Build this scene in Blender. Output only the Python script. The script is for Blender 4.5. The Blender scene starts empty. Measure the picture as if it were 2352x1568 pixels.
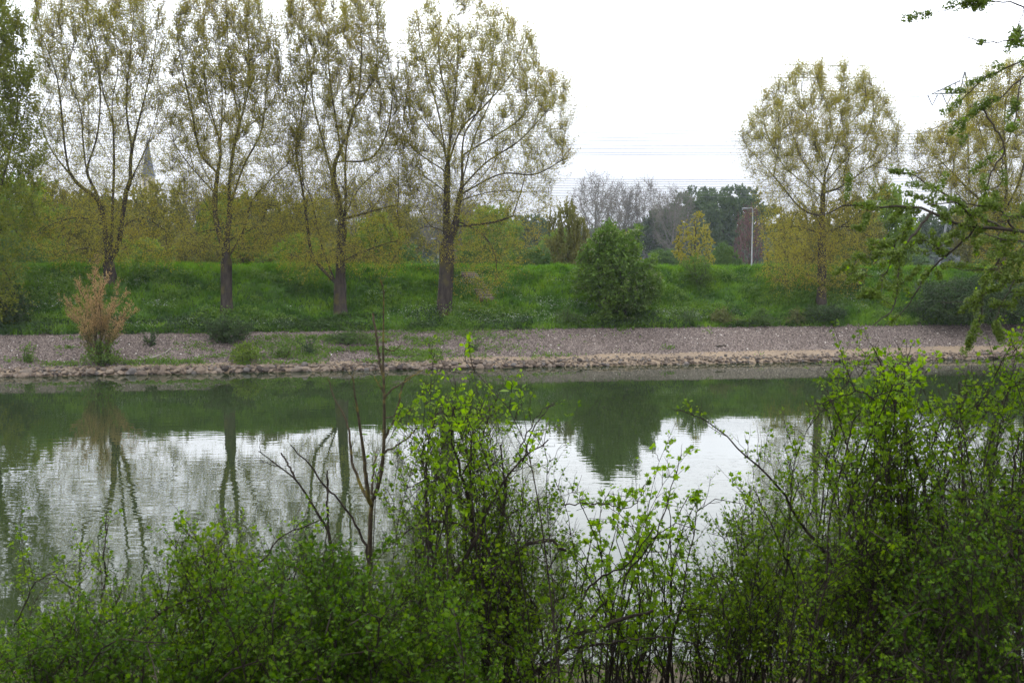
import bpy, math, random
import numpy as np
from mathutils import Vector
R = math.radians
scene = bpy.context.scene
COL = scene.collection

# ------------------------------------------------------------------ camera
CAMZ = 6.7
PITCH = 4.9
SW, SH = 2352.0, 1568.0
FPX = SW * 35.0 / 36.0
cam_d = bpy.data.cameras.new("camera")
cam_d.lens = 35.0; cam_d.sensor_width = 36.0; cam_d.clip_start = 0.05; cam_d.clip_end = 6000.0
cam_d.dof.use_dof = True; cam_d.dof.focus_distance = 40.0; cam_d.dof.aperture_fstop = 6.3
cam = bpy.data.objects.new("camera", cam_d); COL.objects.link(cam)
cam.location = (0, 0, CAMZ); cam.rotation_euler = (R(90 - PITCH), 0, 0)
scene.camera = cam

# ------------------------------------------------------------------ world, sun, exposure
SUN_EL, SUN_ROT = 52.0, -25.0          # behind thin cloud, beyond the far bank
world = bpy.data.worlds.new("World"); scene.world = world; world.use_nodes = True
wn = world.node_tree; wn.nodes.clear()
def WN(t, **k):
    n = wn.nodes.new(t)
    for a, b in k.items(): setattr(n, a, b)
    return n
sky = WN('ShaderNodeTexSky', sky_type='NISHITA', sun_disc=False)
sky.sun_elevation = R(SUN_EL); sky.sun_rotation = R(SUN_ROT); sky.air_density = 1.0; sky.dust_density = 3.0
tc = WN('ShaderNodeTexCoord')
mp = WN('ShaderNodeMapping'); mp.inputs['Scale'].default_value = (1.0, 1.0, 3.2)
ns = WN('ShaderNodeTexNoise'); ns.inputs['Scale'].default_value = 2.3; ns.inputs['Detail'].default_value = 6
cr = WN('ShaderNodeValToRGB')
cr.color_ramp.elements[0].position = 0.30; cr.color_ramp.elements[0].color = (14.5, 15.3, 17.0, 1)
cr.color_ramp.elements[1].position = 0.72; cr.color_ramp.elements[1].color = (20.0, 20.4, 21.5, 1)
mx = WN('ShaderNodeMix', data_type='RGBA'); mx.inputs[0].default_value = 0.95
bg = WN('ShaderNodeBackground'); bg.inputs['Strength'].default_value = 0.12
out = WN('ShaderNodeOutputWorld')
L = wn.links.new
L(tc.outputs['Generated'], mp.inputs[0]); L(mp.outputs[0], ns.inputs['Vector']); L(ns.outputs['Fac'], cr.inputs[0])
# overcast: dimmer towards the horizon, brightest overhead
sz = WN('ShaderNodeSeparateXYZ'); L(tc.outputs['Generated'], sz.inputs[0])
gr = WN('ShaderNodeValToRGB'); ge = gr.color_ramp.elements
for _ in range(4): ge.new(.5)
for e_, (p_, v_) in zip(ge, [(0, .45), (.06, .48), (.11, .64), (.19, 1.30), (.5, 1.5), (1, 1.45)]): e_.position = p_; e_.color = (v_, v_, v_, 1)
L(sz.outputs[2], gr.inputs[0])
ml = WN('ShaderNodeMix', data_type='RGBA', blend_type='MULTIPLY'); ml.inputs[0].default_value = 1; L(cr.outputs[0], ml.inputs[6]); L(gr.outputs[0], ml.inputs[7])
L(sky.outputs[0], mx.inputs[6]); L(ml.outputs[2], mx.inputs[7]); L(mx.outputs[2], bg.inputs[0]); L(bg.outputs[0], out.inputs[0])
sd = bpy.data.lights.new("sun", 'SUN'); sd.energy = 0.9; sd.angle = R(18); sd.color = (1.0, 0.97, 0.92)
sun = bpy.data.objects.new("sun", sd); COL.objects.link(sun)
# direction towards the sun
_az = R(SUN_ROT); _el = R(SUN_EL)
sdir = Vector((math.sin(_az) * math.cos(_el), math.cos(_az) * math.cos(_el), math.sin(_el)))
sun.rotation_euler = sdir.to_track_quat('Z', 'Y').to_euler()
vs = scene.view_settings
vs.view_transform = 'Standard'; vs.look = 'None'; vs.exposure = 0.0; vs.gamma = 1.0; vs.use_curve_mapping = False
scene.cycles.max_bounces = 8; scene.cycles.transparent_max_bounces = 8
scene.cycles.volume_bounces = 0; scene.cycles.diffuse_bounces = 3; scene.cycles.glossy_bounces = 3; scene.cycles.transmission_bounces = 4
scene.cycles.volume_step_rate = 10

# ------------------------------------------------------------------ pixel rays (photo drawn 2352 x 1568)
_cp, _sp = math.cos(R(PITCH)), math.sin(R(PITCH))
def P(x, y, Y):
    u = (x - SW / 2) / FPX; v = -(y - SH / 2) / FPX
    dy = _cp + v * _sp; dz = -_sp + v * _cp
    k = Y / dy
    return np.array([u * k, Y, CAMZ + dz * k])

# ------------------------------------------------------------------ helpers
def tag(o, label=None, cat=None, group=None, kind=None):
    if label: o['label'] = label
    if cat: o['category'] = cat
    if group: o['group'] = group
    if kind: o['kind'] = kind
    return o
def empty(name, loc, label, cat, group=None):
    o = bpy.data.objects.new(name, None); COL.objects.link(o); o.location = loc; o.empty_display_size = 0.2
    return tag(o, label, cat, group)
def build(name, verts, faces, m, parent=None, rnd=None, smooth=False, origin=None):
    """verts (N,3); faces (F,k) array, or list of such arrays. Vertices are world; origin/parent shift is taken off."""
    if isinstance(faces, np.ndarray): faces = [faces]
    faces = [f for f in faces if len(f)]
    me = bpy.data.meshes.new(name)
    v = np.asarray(verts, dtype=np.float32).reshape(-1, 3)
    off = origin if origin is not None else (parent.location if parent is not None and parent.type == 'EMPTY' else None)
    if off is not None: v = v - np.array(off, dtype=np.float32)
    loops = np.concatenate([f.ravel() for f in faces]).astype(np.int32)
    tot = np.concatenate([np.full(len(f), f.shape[1], dtype=np.int32) for f in faces])
    st = np.concatenate([[0], np.cumsum(tot)[:-1]]).astype(np.int32)
    me.vertices.add(len(v)); me.vertices.foreach_set("co", v.ravel())
    me.loops.add(len(loops)); me.loops.foreach_set("vertex_index", loops)
    me.polygons.add(len(tot)); me.polygons.foreach_set("loop_start", st); me.polygons.foreach_set("loop_total", tot)
    if smooth: me.polygons.foreach_set("use_smooth", np.ones(len(tot), dtype=bool))
    if rnd is not None:
        a = me.attributes.new("rnd", 'FLOAT', 'FACE'); a.data.foreach_set("value", np.asarray(rnd, dtype=np.float32))
    me.update(calc_edges=True)
    me.materials.append(m)
    o = bpy.data.objects.new(name, me); COL.objects.link(o)
    if parent is not None: o.parent = parent
    elif origin is not None: o.location = origin
    return o
class Mesh:
    def __init__(s): s.v = []; s.f = {}; s.n = 0; s.r = {}
    def add(s, v, f, r=None):
        v = np.asarray(v, float).reshape(-1, 3); f = np.asarray(f)
        s.v.append(v); s.f.setdefault(f.shape[1], []).append(f + s.n); s.n += len(v)
        s.r.setdefault(f.shape[1], []).append(np.zeros(len(f)) if r is None else np.broadcast_to(r, (len(f),)))
    def box(s, c, d, rot=None):
        c = np.array(c, float); d = np.array(d, float) / 2
        q = np.array([[-1,-1,-1],[1,-1,-1],[1,1,-1],[-1,1,-1],[-1,-1,1],[1,-1,1],[1,1,1],[-1,1,1]]) * d
        if rot: q = np.stack([q[:,0]*math.cos(rot)-q[:,1]*math.sin(rot), q[:,0]*math.sin(rot)+q[:,1]*math.cos(rot), q[:,2]], 1)
        s.add(q + c, [[0,3,2,1],[4,5,6,7],[0,1,5,4],[1,2,6,5],[2,3,7,6],[3,0,4,7]])
    def tubes(s, pts, rad, k=6, cap=False):
        """pts (B,n,3) rad (B,n)"""
        pts = np.asarray(pts, float); rad = np.asarray(rad, float)
        B, n, _ = pts.shape
        t = np.gradient(pts, axis=1); t /= (np.linalg.norm(t, axis=2, keepdims=True) + 1e-9)
        mean = t.mean(1); ref = np.where(np.abs(mean[:, 2:3]) > 0.8, np.array([[1.0, 0, 0]]), np.array([[0, 0, 1.0]]))[:, None, :]
        u = np.cross(t, ref); u /= (np.linalg.norm(u, axis=2, keepdims=True) + 1e-9)
        w = np.cross(t, u)
        a = np.arange(k) * 2 * math.pi / k
        V = pts[:, :, None, :] + rad[:, :, None, None] * (np.cos(a)[None, None, :, None] * u[:, :, None, :] + np.sin(a)[None, None, :, None] * w[:, :, None, :])
        idx = np.arange(B * n * k).reshape(B, n, k)
        A = idx[:, :-1, :]; Bq = np.roll(idx, -1, axis=2)[:, :-1, :]; Cq = np.roll(idx, -1, axis=2)[:, 1:, :]; D = idx[:, 1:, :]
        s.add(V.reshape(-1, 3), np.stack([A, Bq, Cq, D], -1).reshape(-1, 4))
    def build(s, name, m, parent=None, smooth=False, origin=None):
        ks = sorted(s.f)
        return build(name, np.concatenate(s.v), [np.concatenate(s.f[k]) for k in ks], m, parent,
                     rnd=np.concatenate([np.concatenate(s.r[k]) for k in ks]), smooth=smooth, origin=origin)
def norm(a): return a / (np.linalg.norm(a, axis=-1, keepdims=True) + 1e-9)
def polyline(pts, n):
    """smooth resample of a traced line"""
    pts = np.asarray(pts, float); m = len(pts)
    if m == 2: return pts[0] + (pts[1] - pts[0]) * np.linspace(0, 1, n)[:, None]
    ext = np.vstack([2 * pts[0] - pts[1], pts, 2 * pts[-1] - pts[-2]])
    d = np.concatenate([[0], np.cumsum(np.linalg.norm(np.diff(pts, axis=0), axis=1))]); d /= d[-1]
    out_ = []
    for q in np.linspace(0, 1, n):
        i = min(np.searchsorted(d, q, side='right') - 1, m - 2); i = max(i, 0)
        t = (q - d[i]) / (d[i + 1] - d[i] + 1e-9)
        p0, p1, p2, p3 = ext[i], ext[i + 1], ext[i + 2], ext[i + 3]
        out_.append(0.5 * ((2 * p1) + (-p0 + p2) * t + (2 * p0 - 5 * p1 + 4 * p2 - p3) * t * t + (-p0 + 3 * p1 - 3 * p2 + p3) * t ** 3))
    return np.array(out_)
def seg_len(p): return float(np.linalg.norm(np.diff(p, axis=0), axis=1).sum())

# hash noise for numpy
def vnoise(x, y, seed=0):
    xi = np.floor(x).astype(np.int64); yi = np.floor(y).astype(np.int64); xf = x - xi; yf = y - yi
    def h(a, b):
        n = (a * 374761393 + b * 668265263 + seed * 974711) & 0x7fffffff
        n = ((n ^ (n >> 13)) * 1274126177) & 0x7fffffff
        return ((n ^ (n >> 16)) & 0xffff) / 65535.0
    u = xf * xf * (3 - 2 * xf); w = yf * yf * (3 - 2 * yf)
    return (h(xi, yi) * (1 - u) + h(xi + 1, yi) * u) * (1 - w) + (h(xi, yi + 1) * (1 - u) + h(xi + 1, yi + 1) * u) * w
def fbm(x, y, o=4, seed=0):
    r = 0; a = 0.5
    for i in range(o): r = r + a * vnoise(x * 2 ** i, y * 2 ** i, seed + i); a *= 0.5
    return r

# ------------------------------------------------------------------ materials
def newmat(name):
    m = bpy.data.materials.new(name); m.use_nodes = True; m.node_tree.nodes.clear()
    nt = m.node_tree
    def N(t, **k):
        n = nt.nodes.new(t)
        for a, b in k.items(): setattr(n, a, b)
        return n
    return m, nt, N, nt.links.new
def ramp(N, cols, pos=None):
    r = N('ShaderNodeValToRGB'); e = r.color_ramp.elements
    pos = pos or [i / (len(cols) - 1) for i in range(len(cols))]
    while len(e) < len(cols): e.new(0.5)
    for i, (c, p) in enumerate(zip(cols, pos)): e[i].position = p; e[i].color = (*c, 1)
    return r
def leafmat(name, cols, trans=0.4, rough=0.55, spec=0.25, patch=0.5, patch_scale=0.5):
    """leaf tints vary leaf by leaf (face attribute) and bough by bough (3D noise)"""
    m, nt, N, l = newmat(name)
    at = N('ShaderNodeAttribute', attribute_name='rnd'); g = N('ShaderNodeNewGeometry')
    nz = N('ShaderNodeTexNoise'); nz.inputs['Scale'].default_value = patch_scale; nz.inputs['Detail'].default_value = 2
    l(g.outputs['Position'], nz.inputs['Vector'])
    mr = N('ShaderNodeMapRange'); mr.inputs[1].default_value = 0.3; mr.inputs[2].default_value = 0.7; l(nz.outputs['Fac'], mr.inputs[0])
    mx = N('ShaderNodeMix'); mx.inputs[0].default_value = patch
    l(at.outputs['Fac'], mx.inputs[2]); l(mr.outputs[0], mx.inputs[3])
    r = ramp(N, cols); l(mx.outputs[0], r.inputs[0])
    p = N('ShaderNodeBsdfPrincipled'); p.inputs['Roughness'].default_value = rough; p.inputs['Specular IOR Level'].default_value = spec
    l(r.outputs[0], p.inputs['Base Color'])
    t = N('ShaderNodeBsdfTranslucent')
    hs = N('ShaderNodeHueSaturation'); hs.inputs['Saturation'].default_value = 1.15; hs.inputs['Value'].default_value = 1.25; l(r.outputs[0], hs.inputs['Color']); l(hs.outputs[0], t.inputs[0])
    ms = N('ShaderNodeMixShader'); ms.inputs[0].default_value = trans
    l(p.outputs[0], ms.inputs[1]); l(t.outputs[0], ms.inputs[2])
    o = N('ShaderNodeOutputMaterial'); l(ms.outputs[0], o.inputs[0])
    return m
def barkmat(name, c1, c2, scale=6.0, bump=0.5, c3=None, stretch=0.25):
    m, nt, N, l = newmat(name)
    g = N('ShaderNodeNewGeometry'); mp = N('ShaderNodeMapping'); mp.inputs['Scale'].default_value = (1, 1, stretch)
    l(g.outputs['Position'], mp.inputs[0])
    nz = N('ShaderNodeTexNoise'); nz.inputs['Scale'].default_value = scale; nz.inputs['Detail'].default_value = 6; nz.inputs['Roughness'].default_value = 0.7
    l(mp.outputs[0], nz.inputs['Vector'])
    r = ramp(N, [c1, c2], [0.35, 0.65]); l(nz.outputs['Fac'], r.inputs[0])
    n2 = N('ShaderNodeTexNoise'); n2.inputs['Scale'].default_value = scale * 0.25; n2.inputs['Detail'].default_value = 4; l(g.outputs['Position'], n2.inputs['Vector'])
    r2 = N('ShaderNodeMapRange'); r2.inputs[1].default_value = 0.5; r2.inputs[2].default_value = 0.62; l(n2.outputs['Fac'], r2.inputs[0])
    mx = N('ShaderNodeMix', data_type='RGBA'); l(r2.outputs[0], mx.inputs[0]); l(r.outputs[0], mx.inputs[6]); mx.inputs[7].default_value = (*(c3 or c2), 1)
    p = N('ShaderNodeBsdfPrincipled'); p.inputs['Roughness'].default_value = 0.9; p.inputs['Specular IOR Level'].default_value = 0.15
    l(mx.outputs[2], p.inputs['Base Color'])
    b = N('ShaderNodeBump'); b.inputs['Strength'].default_value = bump; b.inputs['Distance'].default_value = 0.05; l(nz.outputs['Fac'], b.inputs['Height']); l(b.outputs[0], p.inputs['Normal'])
    o = N('ShaderNodeOutputMaterial'); l(p.outputs[0], o.inputs[0])
    return m
def plain(name, c, rough=0.6, metal=0.0, var=0.15, scale=3.0):
    m, nt, N, l = newmat(name)
    g = N('ShaderNodeNewGeometry'); nz = N('ShaderNodeTexNoise'); nz.inputs['Scale'].default_value = scale; nz.inputs['Detail'].default_value = 5
    l(g.outputs['Position'], nz.inputs['Vector'])
    r = ramp(N, [tuple(x * (1 - var) for x in c), tuple(min(1, x * (1 + var)) for x in c)], [0.3, 0.7]); l(nz.outputs['Fac'], r.inputs[0])
    p = N('ShaderNodeBsdfPrincipled'); p.inputs['Roughness'].default_value = rough; p.inputs['Metallic'].default_value = metal
    l(r.outputs[0], p.inputs['Base Color']); o = N('ShaderNodeOutputMaterial'); l(p.outputs[0], o.inputs[0])
    return m
def attrmat(name, cols, pos=None, rough=0.9, bump=0.0, scale=40):
    m, nt, N, l = newmat(name)
    at = N('ShaderNodeAttribute', attribute_name='rnd'); r = ramp(N, cols, pos); l(at.outputs['Fac'], r.inputs[0])
    g = N('ShaderNodeNewGeometry'); nz = N('ShaderNodeTexNoise'); nz.inputs['Scale'].default_value = scale; nz.inputs['Detail'].default_value = 4; l(g.outputs['Position'], nz.inputs['Vector'])
    mr = N('ShaderNodeMapRange'); mr.inputs[1].default_value = 0.25; mr.inputs[2].default_value = 0.75; mr.inputs[3].default_value = 0.75; mr.inputs[4].default_value = 1.2; l(nz.outputs['Fac'], mr.inputs[0])
    vm = N('ShaderNodeVectorMath', operation='SCALE'); l(r.outputs[0], vm.inputs[0]); l(mr.outputs[0], vm.inputs[3])
    p = N('ShaderNodeBsdfPrincipled'); p.inputs['Roughness'].default_value = rough; p.inputs['Specular IOR Level'].default_value = 0.2
    l(vm.outputs[0], p.inputs['Base Color'])
    if bump:
        b = N('ShaderNodeBump'); b.inputs['Strength'].default_value = bump; b.inputs['Distance'].default_value = 0.03; l(nz.outputs['Fac'], b.inputs['Height']); l(b.outputs[0], p.inputs['Normal'])
    o = N('ShaderNodeOutputMaterial'); l(p.outputs[0], o.inputs[0])
    return m

M_poplar_leaf = leafmat('poplar_leaf', [(.23, .175, .035), (.31, .265, .05), (.23, .235, .045), (.36, .30, .065)], trans=.6, patch=.5, patch_scale=.35)
M_poplar_green = leafmat('poplar_green_leaf', [(.09, .12, .017), (.15, .175, .025), (.21, .21, .035)], trans=.5, patch=.5, patch_scale=.35)
M_bark = barkmat('poplar_bark', (.022, .018, .015), (.066, .053, .044), 5, .9, (.075, .064, .026))
M_bark_dark = barkmat('dark_bark', (.03, .025, .02), (.07, .058, .045), 8, .6)
M_bark_pale = barkmat('pale_grey_bark', (.09, .08, .07), (.17, .155, .14), 8, .5)
M_willow = leafmat('willow_leaf', [(.088, .084, .024), (.135, .13, .034), (.11, .125, .03)], trans=.45)
M_fresh = leafmat('fresh_green_leaf', [(.08, .14, .018), (.13, .20, .022), (.17, .22, .03)], trans=.45)
M_oak = leafmat('oak_leaf', [(.03, .06, .014), (.05, .085, .018), (.075, .10, .022)], trans=.3)
M_grey = leafmat('bare_tree_bud', [(.10, .09, .06), (.14, .125, .08)], trans=.3)
M_yellow = leafmat('yellow_green_leaf', [(.20, .17, .03), (.26, .23, .04), (.17, .19, .03)], trans=.45)
M_plum = leafmat('plum_leaf', [(.10, .055, .055), (.15, .08, .07)], trans=.3)
M_hedge = leafmat('hedge_leaf', [(.04, .085, .02), (.07, .125, .025), (.10, .15, .025)], trans=.35)
M_shrub_green = leafmat('bank_shrub_leaf', [(.05, .10, .013), (.09, .16, .02), (.15, .22, .04)], trans=.4, patch=.5, patch_scale=.9)
M_blossom = leafmat('hawthorn_blossom', [(.20, .22, .10), (.30, .32, .18)], trans=.3)
M_tamarisk = leafmat('tan_blossom', [(.30, .19, .08), (.44, .29, .14), (.27, .21, .07)], trans=.35, patch=.3)
M_dark_shrub = leafmat('dark_shrub_leaf', [(.022, .05, .014), (.04, .075, .018), (.06, .095, .02)], trans=.25)
M_mound = leafmat('bramble_leaf', [(.06, .085, .02), (.11, .13, .03), (.13, .12, .04)], trans=.3)
M_leafA = leafmat('hawthorn_leaf', [(.033, .075, .003), (.09, .165, .006), (.20, .285, .016)], trans=.5, rough=.55, spec=.10, patch=.35, patch_scale=2.2)
M_leafB = leafmat('maple_leaf', [(.075, .15, .006), (.15, .26, .012), (.24, .35, .03)], trans=.55, rough=.55, spec=.12, patch=.3, patch_scale=2.0)
M_leafC = leafmat('dense_shrub_leaf', [(.014, .038, .002), (.045, .10, .003), (.13, .215, .010)], trans=.42, rough=.55, spec=.10, patch=.4, patch_scale=1.8)  # leaf colour darkened to deepen the shade low in the near shrubs
M_samara = leafmat('elm_samara', [(.055, .085, .012), (.105, .155, .024), (.20, .26, .065)], trans=.45, rough=.5, patch=.2, patch_scale=4)
M_stem = barkmat('shrub_stem', (.012, .009, .007), (.040, .030, .023), 30, .5)
M_moss = barkmat('lichen_stem', (.035, .027, .018), (.085, .065, .04), 25, .6, (.16, .13, .03), 1.0)
M_dry = barkmat('pale_dry_twig', (.16, .14, .12), (.30, .27, .23), 30, .4)
M_steel = plain('galvanised_steel', (.13, .135, .14), .6, .2)
M_wire = plain('wire', (.12, .12, .13), .5, .5)
M_pole = plain('lamp_post_paint', (.19, .20, .20), .5, 0)
M_slate = plain('slate', (.035, .042, .07), .6, 0, .2, .4)
M_sandst = plain('sandstone', (.34, .29, .22), .9, 0, .15, .4)
M_step = plain('step_stone', (.11, .075, .06), .9)
M_white = plain('white_rail', (.7, .7, .7), .4)
M_roof = plain('roof_tile', (.22, .10, .07), .8)

# ------------------------------------------------------------------ far bank ground
def hit0(x, y):            # ray to water level
    lo, hi = 1.0, 3000.0
    for _ in range(60):
        mid = (lo + hi) / 2
        if P(x, y, mid)[2] > 0: lo = mid
        else: hi = mid
    return P(x, y, lo)
WA, WB = hit0(0, 866), hit0(2352, 822)
_d = norm(WB[:2] - WA[:2]); _n = np.array([-_d[1], _d[0]])
def st(X, Y):
    dx, dy = X - WA[0], Y - WA[1]
    return dx * _n[0] + dy * _n[1], dx * _d[0] + dy * _d[1]     # s across, t along
def from_st(s, t): return WA[0] + _n[0] * s + _d[0] * t, WA[1] + _n[1] * s + _d[1] * t
TL = float(np.linalg.norm(WB[:2] - WA[:2]))
def toe(t): return 7.4 - 1.3 * np.clip(t / TL, -0.5, 1.5) + 1.5 * (fbm(t / 5.0, t * 0 + 3.3, 4, 5) - 0.45)
def crest_z(t): return 5.88 - 0.30 * np.clip(t / TL, -0.5, 1.5)
def zfar(X, Y, lumps=True):
    s, t = st(np.asarray(X, float), np.asarray(Y, float))
    a = toe(t); c = crest_z(t)
    z = np.interp(s, [-3, -0.3, 0.0, 0.35, 1.6], [-1.2, -0.35, 0.02, 0.26, 0.46])
    zg = 0.46 + (1.85 - 0.46) * np.clip((s - 1.6) / (a - 1.6), 0, 1)
    u = np.clip((s - a) / (15.2 - a), 0, 1); us = u + 0.10 * np.sin(u * math.pi * 2) * -0.5
    zs = 1.85 + (c - 1.85) * (us * (1.06 - 0.06 * us))
    z = np.where(s > 1.6, zg, z); z = np.where(s > a, zs, z)
    back = np.interp(s, [15.2, 19.5, 29, 34], [0, -0.05, -3.2, -3.4])
    z = np.where(s > 15.2, c + back, z)
    if lumps:
        w = np.clip((s - a) / 0.8, 0, 1) * np.clip((16 - s) / 2, 0, 1)
        z = z + w * (1.25 * (fbm(t / 3.2, s / 1.2, 3, 11) - 0.44) + 0.25 * (fbm(t / .7, s / .5, 2, 13) - 0.36))
        wg = np.clip((s - 0.8) / 0.8, 0, 1) * np.clip((a - s) / 0.5, 0, 1)
        z = z + wg * 0.10 * (fbm(t / 3.0, s / 2.0, 3, 17) - 0.45)
    return z
def ghit(x, y, dz=0.0):
    prev = None
    for Y in np.arange(48, 140, 0.12):
        p = P(x, y, Y)
        if p[2] <= float(zfar(p[0], p[1], False)) + dz: return p
    return P(x, y, 80)

def ground_mat(name, kind):
    m, nt, N, l = newmat(name)
    g = N('ShaderNodeNewGeometry'); p = N('ShaderNodeBsdfPrincipled'); p.inputs['Roughness'].default_value = .95; p.inputs['Specular IOR Level'].default_value = .1
    n1 = N('ShaderNodeTexNoise'); n1.inputs['Detail'].default_value = 8; l(g.outputs['Position'], n1.inputs['Vector'])
    n2 = N('ShaderNodeTexNoise'); n2.inputs['Detail'].default_value = 4; l(g.outputs['Position'], n2.inputs['Vector'])
    mx = N('ShaderNodeMix', data_type='RGBA')
    if kind == 'grass':
        n1.inputs['Scale'].default_value = 1.4; n2.inputs['Scale'].default_value = .3
        r = ramp(N, [(.018, .04, .010), (.04, .085, .014), (.06, .115, .02)], [.3, .5, .7]); r2 = ramp(N, [(.02, .05, .012), (.07, .13, .02)], [.35, .65]); mx.inputs[0].default_value = .4
    elif kind == 'gravel':
        n1.inputs['Scale'].default_value = 14; n2.inputs['Scale'].default_value = .8
        r = ramp(N, [(.055, .043, .035), (.115, .090, .075), (.20, .165, .142)], [.3, .5, .72]); r2 = ramp(N, [(.08, .063, .055), (.135, .112, .10)], [.35, .65]); mx.inputs[0].default_value = .4
    elif kind == 'sand':
        n1.inputs['Scale'].default_value = 6; n2.inputs['Scale'].default_value = .7
        r = ramp(N, [(.15, .11, .075), (.27, .205, .14)], [.3, .7]); r2 = ramp(N, [(.13, .105, .08), (.28, .22, .15)], [.35, .65]); mx.inputs[0].default_value = .4
    elif kind == 'soil':
        n1.inputs['Scale'].default_value = 5; n2.inputs['Scale'].default_value = .8
        r = ramp(N, [(.02, .016, .010), (.06, .045, .03), (.10, .08, .05)], [.3, .5, .75]); r2 = ramp(N, [(.02, .03, .01), (.06, .05, .03)], [.4, .6]); mx.inputs[0].default_value = .4
    else:
        n1.inputs['Scale'].default_value = .2; n2.inputs['Scale'].default_value = .02
        r = ramp(N, [(.05, .10, .025), (.08, .14, .03)], [.3, .7]); r2 = ramp(N, [(.06, .11, .03), (.10, .14, .04)], [.35, .65]); mx.inputs[0].default_value = .5
    l(n1.outputs['Fac'], r.inputs[0]); l(n2.outputs['Fac'], r2.inputs[0]); l(r.outputs[0], mx.inputs[6]); l(r2.outputs[0], mx.inputs[7])
    col = mx.outputs[2]
    b = N('ShaderNodeBump'); b.inputs['Strength'].default_value = .7; b.inputs['Distance'].default_value = .06; l(n1.outputs['Fac'], b.inputs['Height'])
    if kind == 'gravel':
        v = N('ShaderNodeTexVoronoi'); v.inputs['Scale'].default_value = 11; l(g.outputs['Position'], v.inputs['Vector'])
        rv = ramp(N, [(.55, .52, .52), (.95, .95, .95), (1.7, 1.68, 1.62)], [.1, .5, .9]); sep = N('ShaderNodeSeparateColor'); l(v.outputs['Color'], sep.inputs[0]); l(sep.outputs[0], rv.inputs[0])
        mm = N('ShaderNodeMix', data_type='RGBA', blend_type='MULTIPLY'); mm.inputs[0].default_value = 1; l(col, mm.inputs[6]); l(rv.outputs[0], mm.inputs[7]); col = mm.outputs[2]
        l(v.outputs['Distance'], b.inputs['Height'])
    if kind == 'sand':   # woven revetment mat showing through the sand
        w = N('ShaderNodeTexWave', wave_type='BANDS', bands_direction='DIAGONAL'); w.inputs['Scale'].default_value = 1.5; w.inputs['Distortion'].default_value = .6
        l(g.outputs['Position'], w.inputs['Vector'])
        rw = ramp(N, [(.72, .70, .68), (1.08, 1.08, 1.08)], [.25, .6]); l(w.outputs['Fac'], rw.inputs[0])
        mm = N('ShaderNodeMix', data_type='RGBA', blend_type='MULTIPLY'); l(col, mm.inputs[6]); l(rw.outputs[0], mm.inputs[7]); 
        r3 = N('ShaderNodeMapRange'); r3.inputs[1].default_value = .42; r3.inputs[2].default_value = .58; l(n2.outputs['Fac'], r3.inputs[0]); l(r3.outputs[0], mm.inputs[0]); col = mm.outputs[2]
    l(col, p.inputs['Base Color']); l(b.outputs[0], p.inputs['Normal'])
    o = N('ShaderNodeOutputMaterial'); l(p.outputs[0], o.inputs[0])
    return m
G_grass, G_gravel, G_sand, G_soil, G_field = [ground_mat('ground_' + k, k) for k in ('grass', 'gravel', 'sand', 'soil', 'field')]

def strip(name, s_lines, t0, t1, nt, m, zoff=0.0):
    """s_lines: list of callables s(t)"""
    t = np.linspace(t0, t1, nt)
    V = []
    for f in s_lines:
        s = f(t); X, Y = from_st(s, t); V.append(np.stack([X, Y, zfar(X, Y) + zoff], 1))
    V = np.array(V); n = len(s_lines)
    idx = np.arange(n * nt).reshape(n, nt)
    F = np.stack([idx[:-1, :-1], idx[:-1, 1:], idx[1:, 1:], idx[1:, :-1]], -1).reshape(-1, 4)
    return tag(build(name, V.reshape(-1, 3), F, m, smooth=True), kind='structure')
T0, T1 = -60.0, TL + 60
sandw = lambda t: 1.2 + 1.15 * np.clip(t / TL, 0, 1.2) + 0.6 * (fbm(t / 4.0, t * 0, 3, 31) - .45)
mixf = lambda a, b, k: (lambda t: a(t) * (1 - k) + b(t) * k)
cst = lambda v: (lambda t: t * 0 + v)
strip('sand_strip', [mixf(cst(-3.0), sandw, k) for k in np.linspace(0, 1, 14)], T0, T1, 500, G_sand)
strip('gravel_bank', [mixf(sandw, toe, k) for k in np.linspace(0, 1, 22)], T0, T1, 500, G_gravel)
strip('grass_embankment', [mixf(toe, cst(15.2), k) for k in np.linspace(0, 1, 60)] + [cst(v) for v in (16.4, 17.8, 19.2, 20, 23, 26, 29, 32, 36, 40)], T0, T1, 620, G_grass)
# flat land behind the dike, to the horizon
t = np.array([-2500.0, -60, 0, 60, 140, 3000]); s = np.array([40.0, 60, 120, 400, 3500])
VV = np.array([[(*from_st(a, b), float(crest_z(0 * b) - 3.4) - 0.02) for b in t] for a in s]).reshape(-1, 3)
VV = np.array([[(*from_st(a, b), (float(crest_z(b)) - 3.45)) for b in t] for a in s]).reshape(-1, 3)
idx = np.arange(30).reshape(5, 6)
tag(build('meadow', VV, np.stack([idx[:-1, :-1], idx[:-1, 1:], idx[1:, 1:], idx[1:, :-1]], -1).reshape(-1, 4), G_field), kind='structure')

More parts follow.
